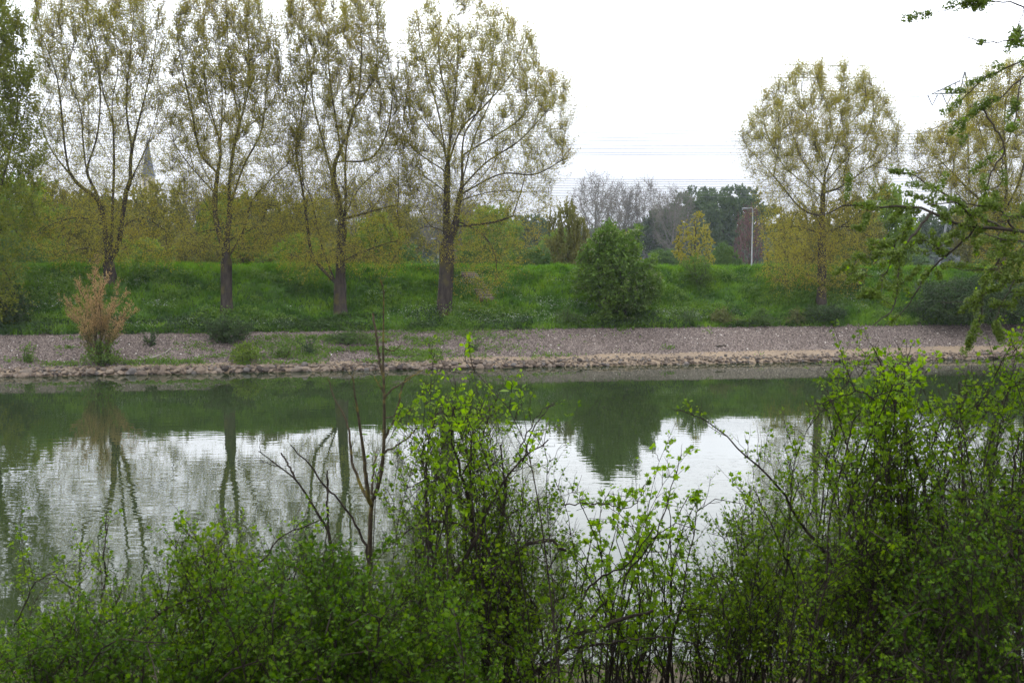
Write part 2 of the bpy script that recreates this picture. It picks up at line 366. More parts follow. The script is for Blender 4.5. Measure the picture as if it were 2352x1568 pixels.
# ------------------------------------------------------------------ near bank ground
def znear(X, Y):
    X = np.asarray(X, float); Y = np.asarray(Y, float)
    z = np.interp(Y, [-12, 0, 1.2, 13.0, 15.2, 16.2, 19], [5.4, 5.1, 4.85, 1.05, .22, -.1, -1.2])
    return z + .25 * (fbm(X / 1.7, Y / 1.7, 4, 41) - .45) * np.interp(Y, [-12, 12, 16], [1, 1, .3])
xs = np.linspace(-45, 45, 300); ys = np.linspace(-12, 20, 120)
XX, YY = np.meshgrid(xs, ys); ZZ = znear(XX, YY - .03 * XX)
idx = np.arange(XX.size).reshape(XX.shape)
F = np.stack([idx[:-1, :-1], idx[:-1, 1:], idx[1:, 1:], idx[1:, :-1]], -1).reshape(-1, 4)
near = tag(build('near_bank', np.stack([XX, YY, ZZ], -1).reshape(-1, 3), F, G_soil, smooth=True), kind='structure')

# ------------------------------------------------------------------ water
m, nt, N, l = newmat('river_water')
g = N('ShaderNodeNewGeometry')
mp1 = N('ShaderNodeMapping'); mp1.inputs['Rotation'].default_value = (0, 0, R(-8)); mp1.inputs['Scale'].default_value = (.6, 1.5, 1); l(g.outputs['Position'], mp1.inputs[0])
a1 = N('ShaderNodeTexNoise'); a1.inputs['Scale'].default_value = 2.2; a1.inputs['Detail'].default_value = 1.5; a1.inputs['Roughness'].default_value = .35; l(mp1.outputs[0], a1.inputs['Vector'])
a2 = N('ShaderNodeTexNoise'); a2.inputs['Scale'].default_value = .35; a2.inputs['Detail'].default_value = 2; l(mp1.outputs[0], a2.inputs['Vector'])
a3 = N('ShaderNodeTexNoise'); a3.inputs['Scale'].default_value = .09; a3.inputs['Detail'].default_value = 2; l(g.outputs['Position'], a3.inputs['Vector'])
# calm near the far bank and in patches, livelier towards the near shore
sx = N('ShaderNodeSeparateXYZ'); l(g.outputs['Position'], sx.inputs[0])
mr = N('ShaderNodeMapRange'); mr.inputs[1].default_value = 56; mr.inputs[2].default_value = 18; mr.inputs[3].default_value = .30; mr.inputs[4].default_value = 1.15; l(sx.outputs[1], mr.inputs[0])
mr3 = N('ShaderNodeMapRange'); mr3.inputs[1].default_value = .35; mr3.inputs[2].default_value = .65; mr3.inputs[3].default_value = .35; mr3.inputs[4].default_value = 1.5; l(a3.outputs['Fac'], mr3.inputs[0])
mu = N('ShaderNodeMath', operation='MULTIPLY'); l(mr.outputs[0], mu.inputs[0]); l(mr3.outputs[0], mu.inputs[1])
ad = N('ShaderNodeMath', operation='MULTIPLY_ADD'); l(a2.outputs['Fac'], ad.inputs[0]); ad.inputs[1].default_value = .8; l(a1.outputs['Fac'], ad.inputs[2])
hm = N('ShaderNodeMath', operation='MULTIPLY'); l(ad.outputs[0], hm.inputs[0]); l(mu.outputs[0], hm.inputs[1])
b = N('ShaderNodeBump'); b.inputs['Strength'].default_value = 1.0; b.inputs['Distance'].default_value = .0032; l(hm.outputs[0], b.inputs['Height'])
p = N('ShaderNodeBsdfPrincipled'); p.inputs['Base Color'].default_value = (.019, .028, .011, 1); p.inputs['Roughness'].default_value = .02
p.inputs['IOR'].default_value = 1.36; p.inputs['Specular IOR Level'].default_value = .62
l(b.outputs[0], p.inputs['Normal']); o = N('ShaderNodeOutputMaterial'); l(p.outputs[0], o.inputs[0])
M_water = m
water = tag(build('water', np.array([[-400, 14, 0], [400, 14, 0], [400, 130, 0], [-400, 20, 0.]]), np.array([[0, 1, 2, 3]]), M_water), kind='structure')
# keep the sheet under the far bank only
me = water.data
for v, c in zip(me.vertices, [(-250, -8, 0), (250, 8, 0), (*from_st(2.5, TL + 230), 0), (*from_st(2.5, -230), 0)]): v.co = c
tag(build('river_bed', np.array([[-260, -12, -1.6], [260, 2, -1.6], (*from_st(6, TL + 235), -1.6), (*from_st(6, -235), -1.6)]), np.array([[0, 1, 2, 3]]), G_soil), kind='structure')

# ------------------------------------------------------------------ scatter helpers
LEAF = {
 'quad': np.array([[0, 0, 0], [.42, .45, .06], [0, 1, 0], [-.42, .45, .06]]),
 'oval': np.array([[0, 0, 0], [.28, .25, .05], [.33, .6, .04], [0, 1, -.04], [-.33, .6, .04], [-.28, .25, .05]]),
 'lobed': np.array([[0, 0, 0], [.20, .10, .0], [.52, .22, .08], [.34, .42, .03], [.50, .72, .06], [.20, .66, .0], [0, 1.0, -.08], [-.20, .66, .0], [-.50, .72, .06], [-.34, .42, .03], [-.52, .22, .08], [-.20, .10, .0]]),
 'haw': np.array([[0, 0, 0], [.10, .22, 0], [.44, .40, .08], [.20, .52, .0], [.34, .86, .05], [.10, .74, 0], [0, 1.08, -.08], [-.10, .74, 0], [-.34, .86, .05], [-.20, .52, .0], [-.44, .40, .08], [-.10, .22, 0]]),
}
def stamp(pos, dirs, size, rs, shape='quad', up=(0, 0, 1), tilt=.7, width=1.0):
    n = len(pos); T = LEAF[shape].copy(); T[:, 0] *= width
    y = norm(dirs + 1e-6); nr = norm(np.array(up) + rs.normal(0, tilt, (n, 3)))
    x = norm(np.cross(y, nr)); z = np.cross(x, y)
    V = pos[:, None, :] + size[:, None, None] * (T[None, :, 0:1] * x[:, None, :] + T[None, :, 1:2] * y[:, None, :] + T[None, :, 2:3] * z[:, None, :])
    k = len(T); F = np.arange(n * k).reshape(n, k)
    return V.reshape(-1, 3), F

# ------------------------------------------------------------------ tree growing (space colonisation)
def grow(nodes, parent, att, step, di, dk, up, rs, iters=90, maxn=14000, inertia=.25):
    pos = np.zeros((maxn, 3)); pos[:len(nodes)] = nodes; par = list(parent); n = len(nodes)
    kids = np.zeros(maxn, int)
    for q in par:
        if q >= 0: kids[q] += 1
    dmin = np.full(len(att), 1e9); near_ = np.zeros(len(att), int)
    def upd(a, b):
        for c in range(a, b, 256):
            e = min(b, c + 256)
            D = np.linalg.norm(att[:, None, :] - pos[None, c:e, :], axis=2)
            j = D.argmin(1); dd = D[np.arange(len(att)), j]; w = dd < dmin
            dmin[w] = dd[w]; near_[w] = j[w] + c
    upd(0, n)
    pdir = np.zeros((maxn, 3))
    for i in range(n):
        if par[i] >= 0: pdir[i] = norm(pos[i] - pos[par[i]])
    for it in range(iters):
        act = (dmin < di)
        if not act.any(): break
        nn = near_[act]; v = norm(att[act] - pos[nn])
        S = np.zeros((n, 3)); np.add.at(S, nn, v)
        u = np.unique(nn); u = u[kids[u] < 3]
        if not len(u): break
        d = norm(norm(S[u]) + inertia * pdir[u] + np.array([0, 0, up]) + rs.normal(0, .12, (len(u), 3)))
        np_ = pos[u] + d * step
        m2 = len(np_)
        if n + m2 > maxn: break
        pos[n:n + m2] = np_; pdir[n:n + m2] = d; par += list(u); kids[u] += 1
        o = n; n += m2
        upd(o, n)
        keep = dmin > dk
        att, dmin, near_ = att[keep], dmin[keep], near_[keep]
        if not len(att): break
    return pos[:n].copy(), np.array(par)
def radii(pos, par, r_tip, r_base):
    n = len(pos); ch = [[] for _ in range(n)]
    cnt = np.zeros(n)
    for i in range(n):
        if par[i] >= 0: ch[par[i]].append(i)
    order = sorted(range(n), key=lambda i: i)
    # parents always have smaller index
    for i in range(n - 1, -1, -1):
        if not ch[i]: cnt[i] = 1
        if par[i] >= 0: cnt[par[i]] += cnt[i]
    e = math.log(r_base / r_tip) / math.log(max(cnt[0], 2))
    return r_tip * cnt ** e, cnt, ch
def chains(pos, par, rad, cnt, ch, M, kbig=7, ksmall=4, thin=.03):
    n = len(pos); done = np.zeros(n, bool)
    bylen = {}
    def emit(idx, start):
        pts = [start] + [pos[i] for i in idx]; r = [rad[idx[0]]] + [rad[i] for i in idx]
        k = 8 if r[0] > .12 else (5 if r[0] > thin else 3)
        bylen.setdefault((len(pts), k), []).append((pts, r))
    stack = [0]
    roots = [i for i in range(n) if par[i] < 0]
    for r0 in roots:
        stack = [(r0, None)]
        while stack:
            i, st_ = stack.pop()
            idx = [i]; c = i
            while ch[c]:
                k = max(ch[c], key=lambda q: cnt[q])
                for q in ch[c]:
                    if q != k: stack.append((q, c))
                idx.append(k); c = k
            start = pos[st_] if st_ is not None else pos[i] - np.array([0, 0, .3])
            emit(idx, start)
    for (ln, k), lst in bylen.items():
        M.tubes(np.array([a for a, _ in lst]), np.array([b_ for _, b_ in lst]), k)
def to_px(p):
    x, y, z = p[0], p[1], p[2] - CAMZ
    dpt = y * _cp - z * _sp
    return SW / 2 + FPX * x / dpt, SH / 2 - FPX * (y * _sp + z * _cp) / dpt
def limb_skeleton(limbs, Y, step, rs, spread=2.5, env=None):
    """limbs: traced px polylines; first is the trunk. Each next one starts at the nearest point of what is there."""
    pos = []; par = []; px = []; dep = []
    for li, L_ in enumerate(limbs):
        L_ = np.array(L_, float)
        if li == 0: d0 = 0.0; dz = 0.0; start = -1
        else:
            A = np.array(px); j = int(np.argmin(((A - L_[0]) ** 2).sum(1))); start = j; d0 = dep[j]; L_[0] = A[j]
            dz = rs.uniform(-spread, spread)
        q = polyline(np.c_[L_, np.linspace(0, 1, len(L_))], 60)
        w = np.array([P(a, b_, Y + d0 + dz * c) for a, b_, c in q])
        nst = max(3, int(seg_len(w) / step)); w = polyline(w, nst)
        # pixel track at the same spacing
        q = polyline(q, nst)
        prev = start
        for i in range(nst):
            if li > 0 and i == 0: continue
            pos.append(w[i]); par.append(prev); px.append(q[i, :2]); dep.append(w[i][1] - Y); prev = len(pos) - 1
    # secondary ascending limbs off the traced ones
    n0 = len(pos); z0 = pos[0][2]; A = np.array(pos); k = 0
    for i in range(len(limbs) and 1, n0):
        if A[i][2] - z0 < 5.5 or par[i] < 0: continue
        k += 1
        if rs.rand() > step / 1.25: continue
        d = norm(A[i] - A[par[i]])
        if d[2] < .15: continue
        az = rs.uniform(0, 6.28); sd = np.array([math.cos(az), .8 * math.sin(az), 0.]); dirn = norm(d * .62 + sd * .62 + np.array([0, 0, .30]))
        ln = rs.uniform(1.8, 4.6) * np.interp(A[i][2] - z0, [5, 12, 19], [1, .9, .5]); prev = i; p_ = A[i]
        for q in range(int(ln / step)):
            dirn = norm(dirn + np.array([0, 0, .085]) + rs.normal(0, .05, 3)); p_ = p_ + dirn * step
            if env is not None:
                ex, ey = to_px(p_); e_ = np.array(sorted(env), float)
                if ey < e_[0, 0] + 6 or not (np.interp(ey, e_[:, 0], e_[:, 1]) + 6 < ex < np.interp(ey, e_[:, 0], e_[:, 2]) - 6): break
            pos.append(p_); par.append(prev); prev = len(pos) - 1
    return np.array(pos), par
def crown_points(env, Y, n, rs, base_d=0.0, edge=.5, dens=None, rag=0, rb=.25):
    """env: [(y, xl, xr)] px outline; points fill a round volume behind it"""
    env = sorted(env); ys = np.array([e[0] for e in env]); xl = np.array([e[1] for e in env]); xr = np.array([e[2] for e in env])
    P_ = []
    tries = 0
    while len(P_) < n and tries < n * 40:
        tries += 1
        y = rs.uniform(ys[0], ys[-1]); a = np.interp(y, ys, xl); b_ = np.interp(y, ys, xr)
        wmax = (xr - xl).max()
        if rs.rand() > (b_ - a) / wmax: continue
        x = rs.uniform(a, b_)
        if rag and float(vnoise(np.array(x / rag + 7.3), np.array(y / rag), 5)) < rb + .42 * abs((x - (a + b_) / 2) / ((b_ - a) / 2 + 1e-6)) ** 2 + (.25 if y < ys[0] + .12 * (ys[-1] - ys[0]) else 0): continue
        if dens is not None and rs.rand() > dens((x - a) / (b_ - a + 1e-6), (y - ys[0]) / (ys[-1] - ys[0]), x, y): continue
        hw = (b_ - a) / 2 * Y / FPX; cx = (a + b_) / 2
        q = (x - cx) / ((b_ - a) / 2 + 1e-6)
        hd = .85 * hw * math.sqrt(max(0, 1 - q * q))
        r = rs.uniform(-1, 1); r = math.copysign(abs(r) ** edge, r)
        P_.append(P(x, y, Y + r * hd))
    return np.array(P_)
def twigs_leaves(pos, rad, cnt, rs, maxcnt, ntw, tl, nleaf, lsize, upbias=.5, droop=0.0, shape='quad', Mtw=None, tilt=1.0, rtw=.006, skip=None):
    sel = np.where(cnt <= maxcnt)[0]
    if skip is not None: sel = sel[~skip(pos[sel])]
    b_ = np.repeat(pos[sel], ntw, axis=0); n = len(b_)
    d = norm(rs.normal(0, 1, (n, 3)) + np.array([0, 0, upbias - droop]))
    ln = rs.uniform(.5, 1.2, n) * tl
    if Mtw is not None:
        pts = np.stack([b_, b_ + d * ln[:, None] * .5 + np.array([0, 0, .03]), b_ + d * ln[:, None]], 1)
        Mtw.tubes(pts, np.repeat(np.array([[rtw, rtw * .7, rtw * .4]]), n, 0), 3)
    tt = rs.uniform(.15, 1.05, (n, nleaf)); lp = b_[:, None, :] + d[:, None, :] * (ln[:, None] * tt)[:, :, None]
    lp = lp.reshape(-1, 3); ld = norm(np.repeat(d, nleaf, 0) * .6 + rs.normal(0, .7, (len(lp), 3)))
    sz = lsize * rs.uniform(.6, 1.25, len(lp))
    V, F = stamp(lp, ld, sz, rs, shape, tilt=tilt)
    return V, F, rs.rand(len(F))

def make_poplar(name, label, group, base, limbs, env, Y, seed, natt=1900, leafm=None, r_base=.42, leafn=11, dens=None, tip_r=.011, spread=2.5, lsize=.115, step=.42, bark=None, low=None, cat='tree', nshoot=17500, upg=.10):
    rs = np.random.RandomState(seed)
    pos, par = limb_skeleton(limbs, Y, step, rs, spread, env)
    ea = np.array(sorted(env), float); yy_ = np.arange(ea[0, 0], ea[-1, 0], 17.0)
    env = [(y_, np.interp(y_, ea[:, 0], ea[:, 1]) + rs.uniform(-12, 26), np.interp(y_, ea[:, 0], ea[:, 2]) + rs.uniform(-26, 12)) for y_ in yy_]
    att = crown_points(env, Y, int(natt * 1.7), rs, dens=dens)
    nlimb = len(pos); mx_ = 20000
    pos, par = grow(pos, par, att, step, 4.5, .6, upg, rs, iters=80, maxn=20000)
    rad, cnt, ch = radii(pos, par, tip_r, r_base)
    q_ = np.clip(rad / r_base, 0, 1); rad = rad * (.62 + .38 * np.clip(q_ * 1.3 - .25, 0, 1))
    # flare
    root = empty(name, tuple(pos[0]), label, cat, group)
    M = Mesh(); rad2 = rad.copy()
    hgt = pos[:, 2] - pos[0, 2]; rad2 *= 1 + .35 * np.exp(-np.clip(hgt, 0, 50) / .5) * (rad > r_base * .6)
    chains(pos, par, rad2, cnt, ch, M)
    # ascending leafy shoots on all the thin wood
    sel = np.where((cnt <= 8) & (par >= 0) & ((np.arange(len(pos)) >= nlimb) | (rs.rand(len(pos)) < .45)))[0]
    cell = np.floor(pos[sel] / np.array([1.1, 1.5, 1.1])).astype(int); _, inv, cc_ = np.unique(cell, axis=0, return_inverse=True, return_counts=True)
    wt = 1.0 / cc_[inv.ravel()] ** .8; b_ = sel[rs.choice(len(sel), nshoot, p=wt / wt.sum())]; n = len(b_); o_ = pos[b_] + (pos[par[b_]] - pos[b_]) * rs.rand(n)[:, None]
    h0_ = pos[b_, 2] - pos[0, 2]; kk = rs.rand(n) < np.interp(h0_, [0, 4, 6, 8, 12, 15], [.55, .48, .42, .44, .72, .95]); b_ = b_[kk]; o_ = o_[kk]; n = len(b_)
    bd = norm(pos[b_] - pos[par[b_]]); hh = (pos[b_, 2] - pos[0, 2])
    upb = np.interp(hh, [2, 6, 10, 16], [-.25, .05, .7, 1.1])
    d = norm(bd * .7 + rs.normal(0, .55, (n, 3)) + np.c_[np.zeros((n, 2)), upb])
    ln = rs.uniform(.4, 1.5, n); q = np.linspace(0, 1, 4)[None, :, None]
    pts = o_[:, None] + d[:, None] * ln[:, None, None] * q + np.array([0, 0, 1.0]) * (.22 * np.sign(upb) * ln)[:, None, None] * q ** 2
    M.tubes(pts, np.repeat(np.array([[.008, .006, .004, .002]]), n, 0), 3)
    k = np.repeat(np.arange(n), np.maximum(2, (ln * leafn).astype(int))); f = rs.uniform(.1, 1, len(k)) ** .8 * 3; i_ = np.minimum(f.astype(int), 2); fr = (f - i_)[:, None]
    lp = pts[k, i_] * (1 - fr) + pts[k, i_ + 1] * fr; ld = norm(d[k] * .3 + rs.normal(0, .7, lp.shape))
    V, F = stamp(lp + ld * .03 + rs.normal(0, .085, lp.shape), ld, lsize * rs.uniform(.6, 1.3, len(lp)), rs, 'quad', tilt=1.0); rr = rs.rand(len(F))
    M.build('trunk', bark or M_bark, root, smooth=True)
    build('crown', V, F, leafm or M_poplar_leaf, root, rnd=rr)
    return root

# far-bank poplars: density fuller at the tops and in the low skirts, open around the forks
def dens_poplar(u, v, x, y):
    d = 1.0 if y < 240 else (.55 if y < 430 else .8)
    e = abs(u - .5) * 2
    if 200 < y < 430: d *= .35 + .65 * e
    n_ = float(vnoise(np.array(x / 42.0), np.array(y / 55.0), 3))
    if v < .16 and float(vnoise(np.array(x / 15.0 + 3.1), np.array(y / 60.0), 9)) < .30 + (.16 - v) * 2.2: d *= .08
    return d * (0.70 + .45 * n_)
GP = 'tall poplars along the far bank'
poplars = [
 ('tall poplar with olive crown behind the tan blossoming shrub, second tree from the left edge',
  [[(256, 650), (250, 612), (245, 560), (241, 521), (225, 453), (200, 397), (190, 316), (183, 246), (150, 160), (140, 70)],
   [(251, 612), (256, 553), (260, 439), (262, 369), (260, 281), (258, 228), (271, 158), (262, 60)],
   [(255, 605), (272, 560), (278, 521), (290, 440), (299, 415), (302, 351), (327, 246), (351, 140), (365, 35)],
   [(207, 470), (169, 411), (151, 351), (130, 176), (84, 60)], [(169, 411), (116, 341), (80, 250)], [(299, 415), (338, 334), (362, 253), (372, 190)],
   [(260, 281), (235, 200), (215, 60)], [(200, 397), (225, 300), (228, 180), (200, 40)], [(302, 351), (290, 240), (300, 120), (310, 0)],
   [(241, 521), (180, 500), (110, 520), (70, 560)], [(278, 521), (330, 500), (380, 530)], [(250, 590), (200, 570), (130, 590)], [(262, 380), (230, 330), (205, 280), (170, 230)]],
  [(-70, 120, 330), (0, 62, 388), (100, 66, 392), (200, 84, 392), (300, 70, 396), (400, 62, 402), (500, 62, 410), (600, 95, 400)], (255, 650), .40),
 ('tall straight-trunked poplar standing behind the dark low shrub, forking at chest of its crown',
  [[(521, 722), (520, 660), (520, 593), (522, 540), (527, 492), (527, 422), (538, 334), (552, 281), (569, 211), (572, 120), (566, 35)],
   [(515, 600), (494, 490), (499, 404), (506, 334), (474, 211), (467, 70)], [(528, 600), (559, 531), (581, 459), (640, 395), (668, 369), (700, 300)],
   [(496, 450), (436, 380), (387, 309), (345, 240)], [(500, 404), (460, 351), (439, 246), (415, 140), (404, 40)], [(538, 334), (548, 309), (590, 274), (629, 225), (650, 130)],
   [(527, 470), (560, 380), (600, 300), (612, 180), (610, 60)], [(552, 281), (530, 180), (520, 40)], [(520, 520), (440, 540), (390, 580)], [(528, 560), (600, 520), (660, 530)], [(506, 334), (510, 220), (500, 60)]],
  [(-50, 410, 600), (0, 396, 622), (100, 392, 642), (200, 390, 660), (300, 382, 690), (400, 384, 690), (500, 395, 690), (590, 410, 640)], (521, 722), .38),
 ('tall poplar whose trunk divides low into three stems, third from the grass steps',
  [[(783, 728), (781, 690), (782, 639), (783, 580), (785, 519), (775, 445), (766, 422), (770, 373), (794, 316), (812, 253), (826, 197), (830, 100), (820, 20)],
   [(780, 655), (762, 640), (720, 593), (711, 558), (701, 477), (691, 413), (680, 340), (695, 250), (706, 176), (700, 60)],
   [(775, 645), (740, 568), (727, 510), (711, 445), (696, 422), (692, 340), (660, 250)], [(785, 519), (794, 470), (794, 351), (812, 253)],
   [(766, 422), (745, 337), (720, 239), (712, 150), (690, 40)], [(792, 506), (826, 432), (896, 365), (930, 310), (945, 240)],
   [(794, 510), (840, 490), (868, 481), (917, 471), (960, 480)], [(785, 605), (801, 593), (862, 568), (917, 555), (960, 590)], [(780, 334), (759, 193), (750, 60)],
   [(770, 373), (850, 365), (890, 300), (900, 200), (880, 80)], [(812, 253), (860, 170), (868, 40)]],
  [(-40, 665, 860), (0, 645, 880), (100, 642, 900), (200, 650, 920), (300, 655, 948), (400, 655, 965), (500, 640, 960), (610, 640, 910)], (783, 728), .42),
 ('thickest poplar with wide fan crown, standing left of the grass steps',
  [[(1020, 727), (1022, 680), (1026, 606), (1026, 494), (1026, 439), (1028, 387), (1016, 334), (994, 306), (950, 250), (903, 200)],
   [(1030, 560), (1045, 520), (1052, 471), (1061, 422), (1065, 316), (1100, 250), (1130, 150), (1135, 70)],
   [(1026, 380), (1008, 264), (984, 176), (960, 60)], [(1028, 375), (1040, 264), (1050, 170), (1054, 40)], [(1030, 385), (1058, 299), (1110, 246), (1170, 176), (1210, 90)],
   [(1061, 425), (1117, 373), (1188, 327), (1240, 274), (1293, 211)], [(1066, 350), (1142, 309), (1181, 285), (1223, 239), (1240, 150)], [(1061, 422), (1089, 316), (1135, 211), (1170, 90)],
   [(1045, 520), (1135, 510), (1205, 488), (1293, 471)], [(1020, 435), (973, 404), (903, 365), (890, 340)], [(1026, 395), (952, 344), (920, 290), (905, 220)], [(1060, 440), (1150, 400), (1230, 400), (1305, 360)],
   [(1040, 264), (1010, 150), (1010, 30)], [(1050, 500), (1110, 540), (1140, 600), (1130, 680)], [(1024, 530), (980, 520), (940, 540)], [(1054, 460), (1130, 440), (1200, 440), (1260, 440)]],
  [(-5, 1010, 1110), (30, 940, 1150), (70, 915, 1222), (130, 905, 1242), (170, 905, 1292), (250, 900, 1326), (300, 892, 1322), (380, 900, 1312), (440, 930, 1262), (500, 940, 1290), (560, 950, 1240), (620, 1040, 1170), (680, 1105, 1150)], (1020, 727), .50),
 ('single round-headed poplar on its own right of the lamp post',
  [[(1886, 702), (1888, 640), (1888, 580), (1888, 527), (1891, 439), (1895, 397), (1898, 281), (1884, 180)],
   [(1892, 400), (1923, 316), (1945, 193)], [(1893, 430), (1954, 351), (1990, 316), (2021, 210)], [(1890, 420), (1842, 369), (1825, 320), (1793, 246)],
   [(1888, 500), (1842, 481), (1786, 415), (1722, 344), (1705, 320)], [(1892, 440), (1926, 432), (2004, 380), (2062, 352)], [(1894, 380), (1860, 300), (1840, 200)], [(1890, 450), (1800, 380), (1760, 300), (1750, 240)],
   [(1888, 540), (1820, 520), (1750, 550)], [(1889, 540), (1950, 520), (2010, 550)], [(1888, 590), (1840, 600), (1790, 640)], [(1923, 316), (1980, 250), (1990, 190)]],
  [(160, 1872, 1958), (175, 1825, 1990), (200, 1765, 2022), (250, 1738, 2050), (300, 1712, 2074), (350, 1698, 2074), (400, 1708, 2066), (450, 1745, 2050), (500, 1730, 2030), (580, 1740, 2000), (660, 1770, 1960)], (1886, 702), .34),
 ('large poplar half hidden by the elm twigs at the right edge',
  [[(2298, 735), (2296, 640), (2299, 560), (2299, 487), (2312, 445), (2310, 369), (2306, 281), (2320, 170)],
   [(2300, 500), (2340, 420), (2370, 300), (2400, 200)], [(2308, 430), (2270, 360), (2240, 260)], [(2300, 500), (2230, 440), (2160, 370), (2110, 330)], [(2310, 370), (2280, 280), (2270, 190)],
   [(2299, 520), (2380, 480), (2450, 430)], [(2297, 600), (2360, 570), (2430, 600)]],
  [(148, 2290, 2400), (180, 2235, 2440), (240, 2200, 2470), (300, 2150, 2490), (350, 2085, 2500), (430, 2100, 2500), (490, 2190, 2480), (600, 2250, 2460), (680, 2260, 2420)], (2298, 735), .40),
]
for i, (lab, limbs, env, base, rb) in enumerate(poplars):
    b_ = ghit(*base)
    make_poplar('poplar_tree', lab, GP, base, limbs, env, b_[1], 100 + i, natt=2300 if i < 4 else 2000, r_base=rb, dens=dens_poplar, lsize=.080)
# dark leafy poplar at the left edge
make_poplar('poplar_tree', 'leafy dark green poplar cut off by the left edge of the picture', GP, None,
  [[(-40, 745), (-35, 600), (-25, 450), (-10, 300), (-15, 150), (-20, 0)], [(-30, 500), (10, 400), (40, 250), (30, 100)], [(-34, 560), (20, 520), (60, 560)], [(-25, 450), (-100, 350), (-120, 200)], [(-20, 380), (30, 330), (60, 250)], [(-35, 620), (10, 620), (40, 690)], [(-32, 540), (-90, 500), (-130, 560)]],
  [(-60, -140, 0), (0, -180, 22), (60, -190, 60), (150, -200, 72), (250, -200, 84), (350, -200, 100), (430, -200, 110), (500, -190, 95), (580, -180, 70), (680, -160, 60), (740, -120, 40)],
  ghit(20, 735)[1] - .5, 131, natt=2600, nshoot=9500, leafm=M_poplar_green, r_base=.4, leafn=16, lsize=.13, spread=2)

# ------------------------------------------------------------------ generic background trees (beyond the dike)
def proto(kind, seed):
    rs = np.random.RandomState(seed)
    H = 10.0
    spec = {  # crown centre z, rx, rz, n attractors, leaf size, leaves, leaf mat, bark, twigs
     'willow': dict(cz=5.2, rx=4.6, rz=4.9, n=650, ls=.26, nl=9, m=M_willow, z0=.5, ntw=5, tl=.8),
     'green': dict(cz=5.2, rx=4.6, rz=4.9, n=650, ls=.27, nl=10, m=M_fresh, z0=.4, ntw=5, tl=.8),
     'bare': dict(cz=6.0, rx=3.4, rz=4.1, n=1500, ls=.11, nl=3, m=M_grey, z0=1.6, ntw=7, tl=.95),
     'oak': dict(cz=6.0, rx=4.8, rz=4.0, n=600, ls=.27, nl=12, m=M_oak, z0=2.6, ntw=5, tl=.7),
     'yellow': dict(cz=5.2, rx=2.6, rz=4.8, n=420, ls=.24, nl=4, m=M_yellow, z0=.8, ntw=4, tl=.6),
     'plum': dict(cz=5.6, rx=4.0, rz=4.4, n=500, ls=.20, nl=5, m=M_plum, z0=1.5, ntw=4, tl=.8),
     'hedge': dict(cz=4.6, rx=6.0, rz=5.4, n=700, ls=.32, nl=11, m=M_hedge, z0=.0, ntw=5, tl=.9)}[kind]
    a = []
    ph = rs.uniform(0, 6.28, 6)
    while len(a) < spec['n']:
        v = rs.uniform(-1, 1, 3); r = np.linalg.norm(v)
        if r > 1 or r < .35 * rs.rand(): continue
        az = math.atan2(v[1], v[0]); lump = 1 + .12 * math.sin(3 * az + ph[0]) + .12 * math.sin(4 * v[2] * 2 + ph[1] + az) + .08 * math.sin(7 * az + ph[2])
        p_ = np.array([v[0] * spec['rx'] * lump, v[1] * spec['rx'] * lump, spec['cz'] + v[2] * spec['rz'] * (1 + .06 * math.sin(5 * az + ph[3]))])
        if p_[2] < spec['z0'] or p_[2] > H: continue
        a.append(p_)
    a = np.array(a)
    tr = [np.array([rs.normal(0, .05) * k, rs.normal(0, .05) * k, k * .4]) for k in range(int(max(3, (spec['z0'] + 2.2) / .4)))]
    par = [-1] + list(range(len(tr) - 1))
    pos, par = grow(np.array(tr), par, a, .4, 6, .8, .04 if kind != 'bare' else .12, rs, iters=60, maxn=6000)
    rad, cnt, ch = radii(pos, par, .018, .24)
    M = Mesh(); chains(pos, par, rad, cnt, ch, M)
    V, F, rr = twigs_leaves(pos, rad, cnt, rs, 4, spec['ntw'], spec['tl'], spec['nl'], spec['ls'], .3, Mtw=M if kind in ('bare', 'plum', 'yellow') else None, rtw=.012)
    return M, V, F, rr, spec['m']
protos = {}
def bgtree(kind, x, ytop, w, Y, label, group, name='tree', cat='tree', var=0, rot=None, zbase=None):
    key = (kind, var)
    zb = (2.35 if zbase is None else zbase)
    top = P(x, ytop, Y); base = np.array([top[0], Y, zb]); Hh = top[2] - zb; sc = Hh / 10.0
    wid = {'willow': 9.6, 'green': 9.6, 'bare': 7.2, 'oak': 10, 'yellow': 5.6, 'plum': 8.4, 'hedge': 12.4}[kind]
    sx_ = (w * Y / FPX) / wid
    if key not in protos:
        M, V, F, rr, lm = proto(kind, 500 + 17 * len(protos))
        e = empty(name, (0, 0, 0), label, cat, group)
        t_ = M.build('trunk', M_bark_pale if kind == 'bare' else M_bark_dark, e, smooth=True); c_ = build('crown', V, F, lm, e, rnd=rr)
        protos[key] = (t_, c_)
    else:
        e = empty(name, (0, 0, 0), label, cat, group)
        for ch_ in protos[key]:
            c = ch_.copy(); c.parent = e; COL.objects.link(c)
    e.location = tuple(base); e.scale = (sx_, sx_, sc); e.rotation_euler = (0, 0, (x * 1.7) % 6.28 if rot is None else rot)
    e.name = name
    return e
GB = 'trees growing beyond the embankment'
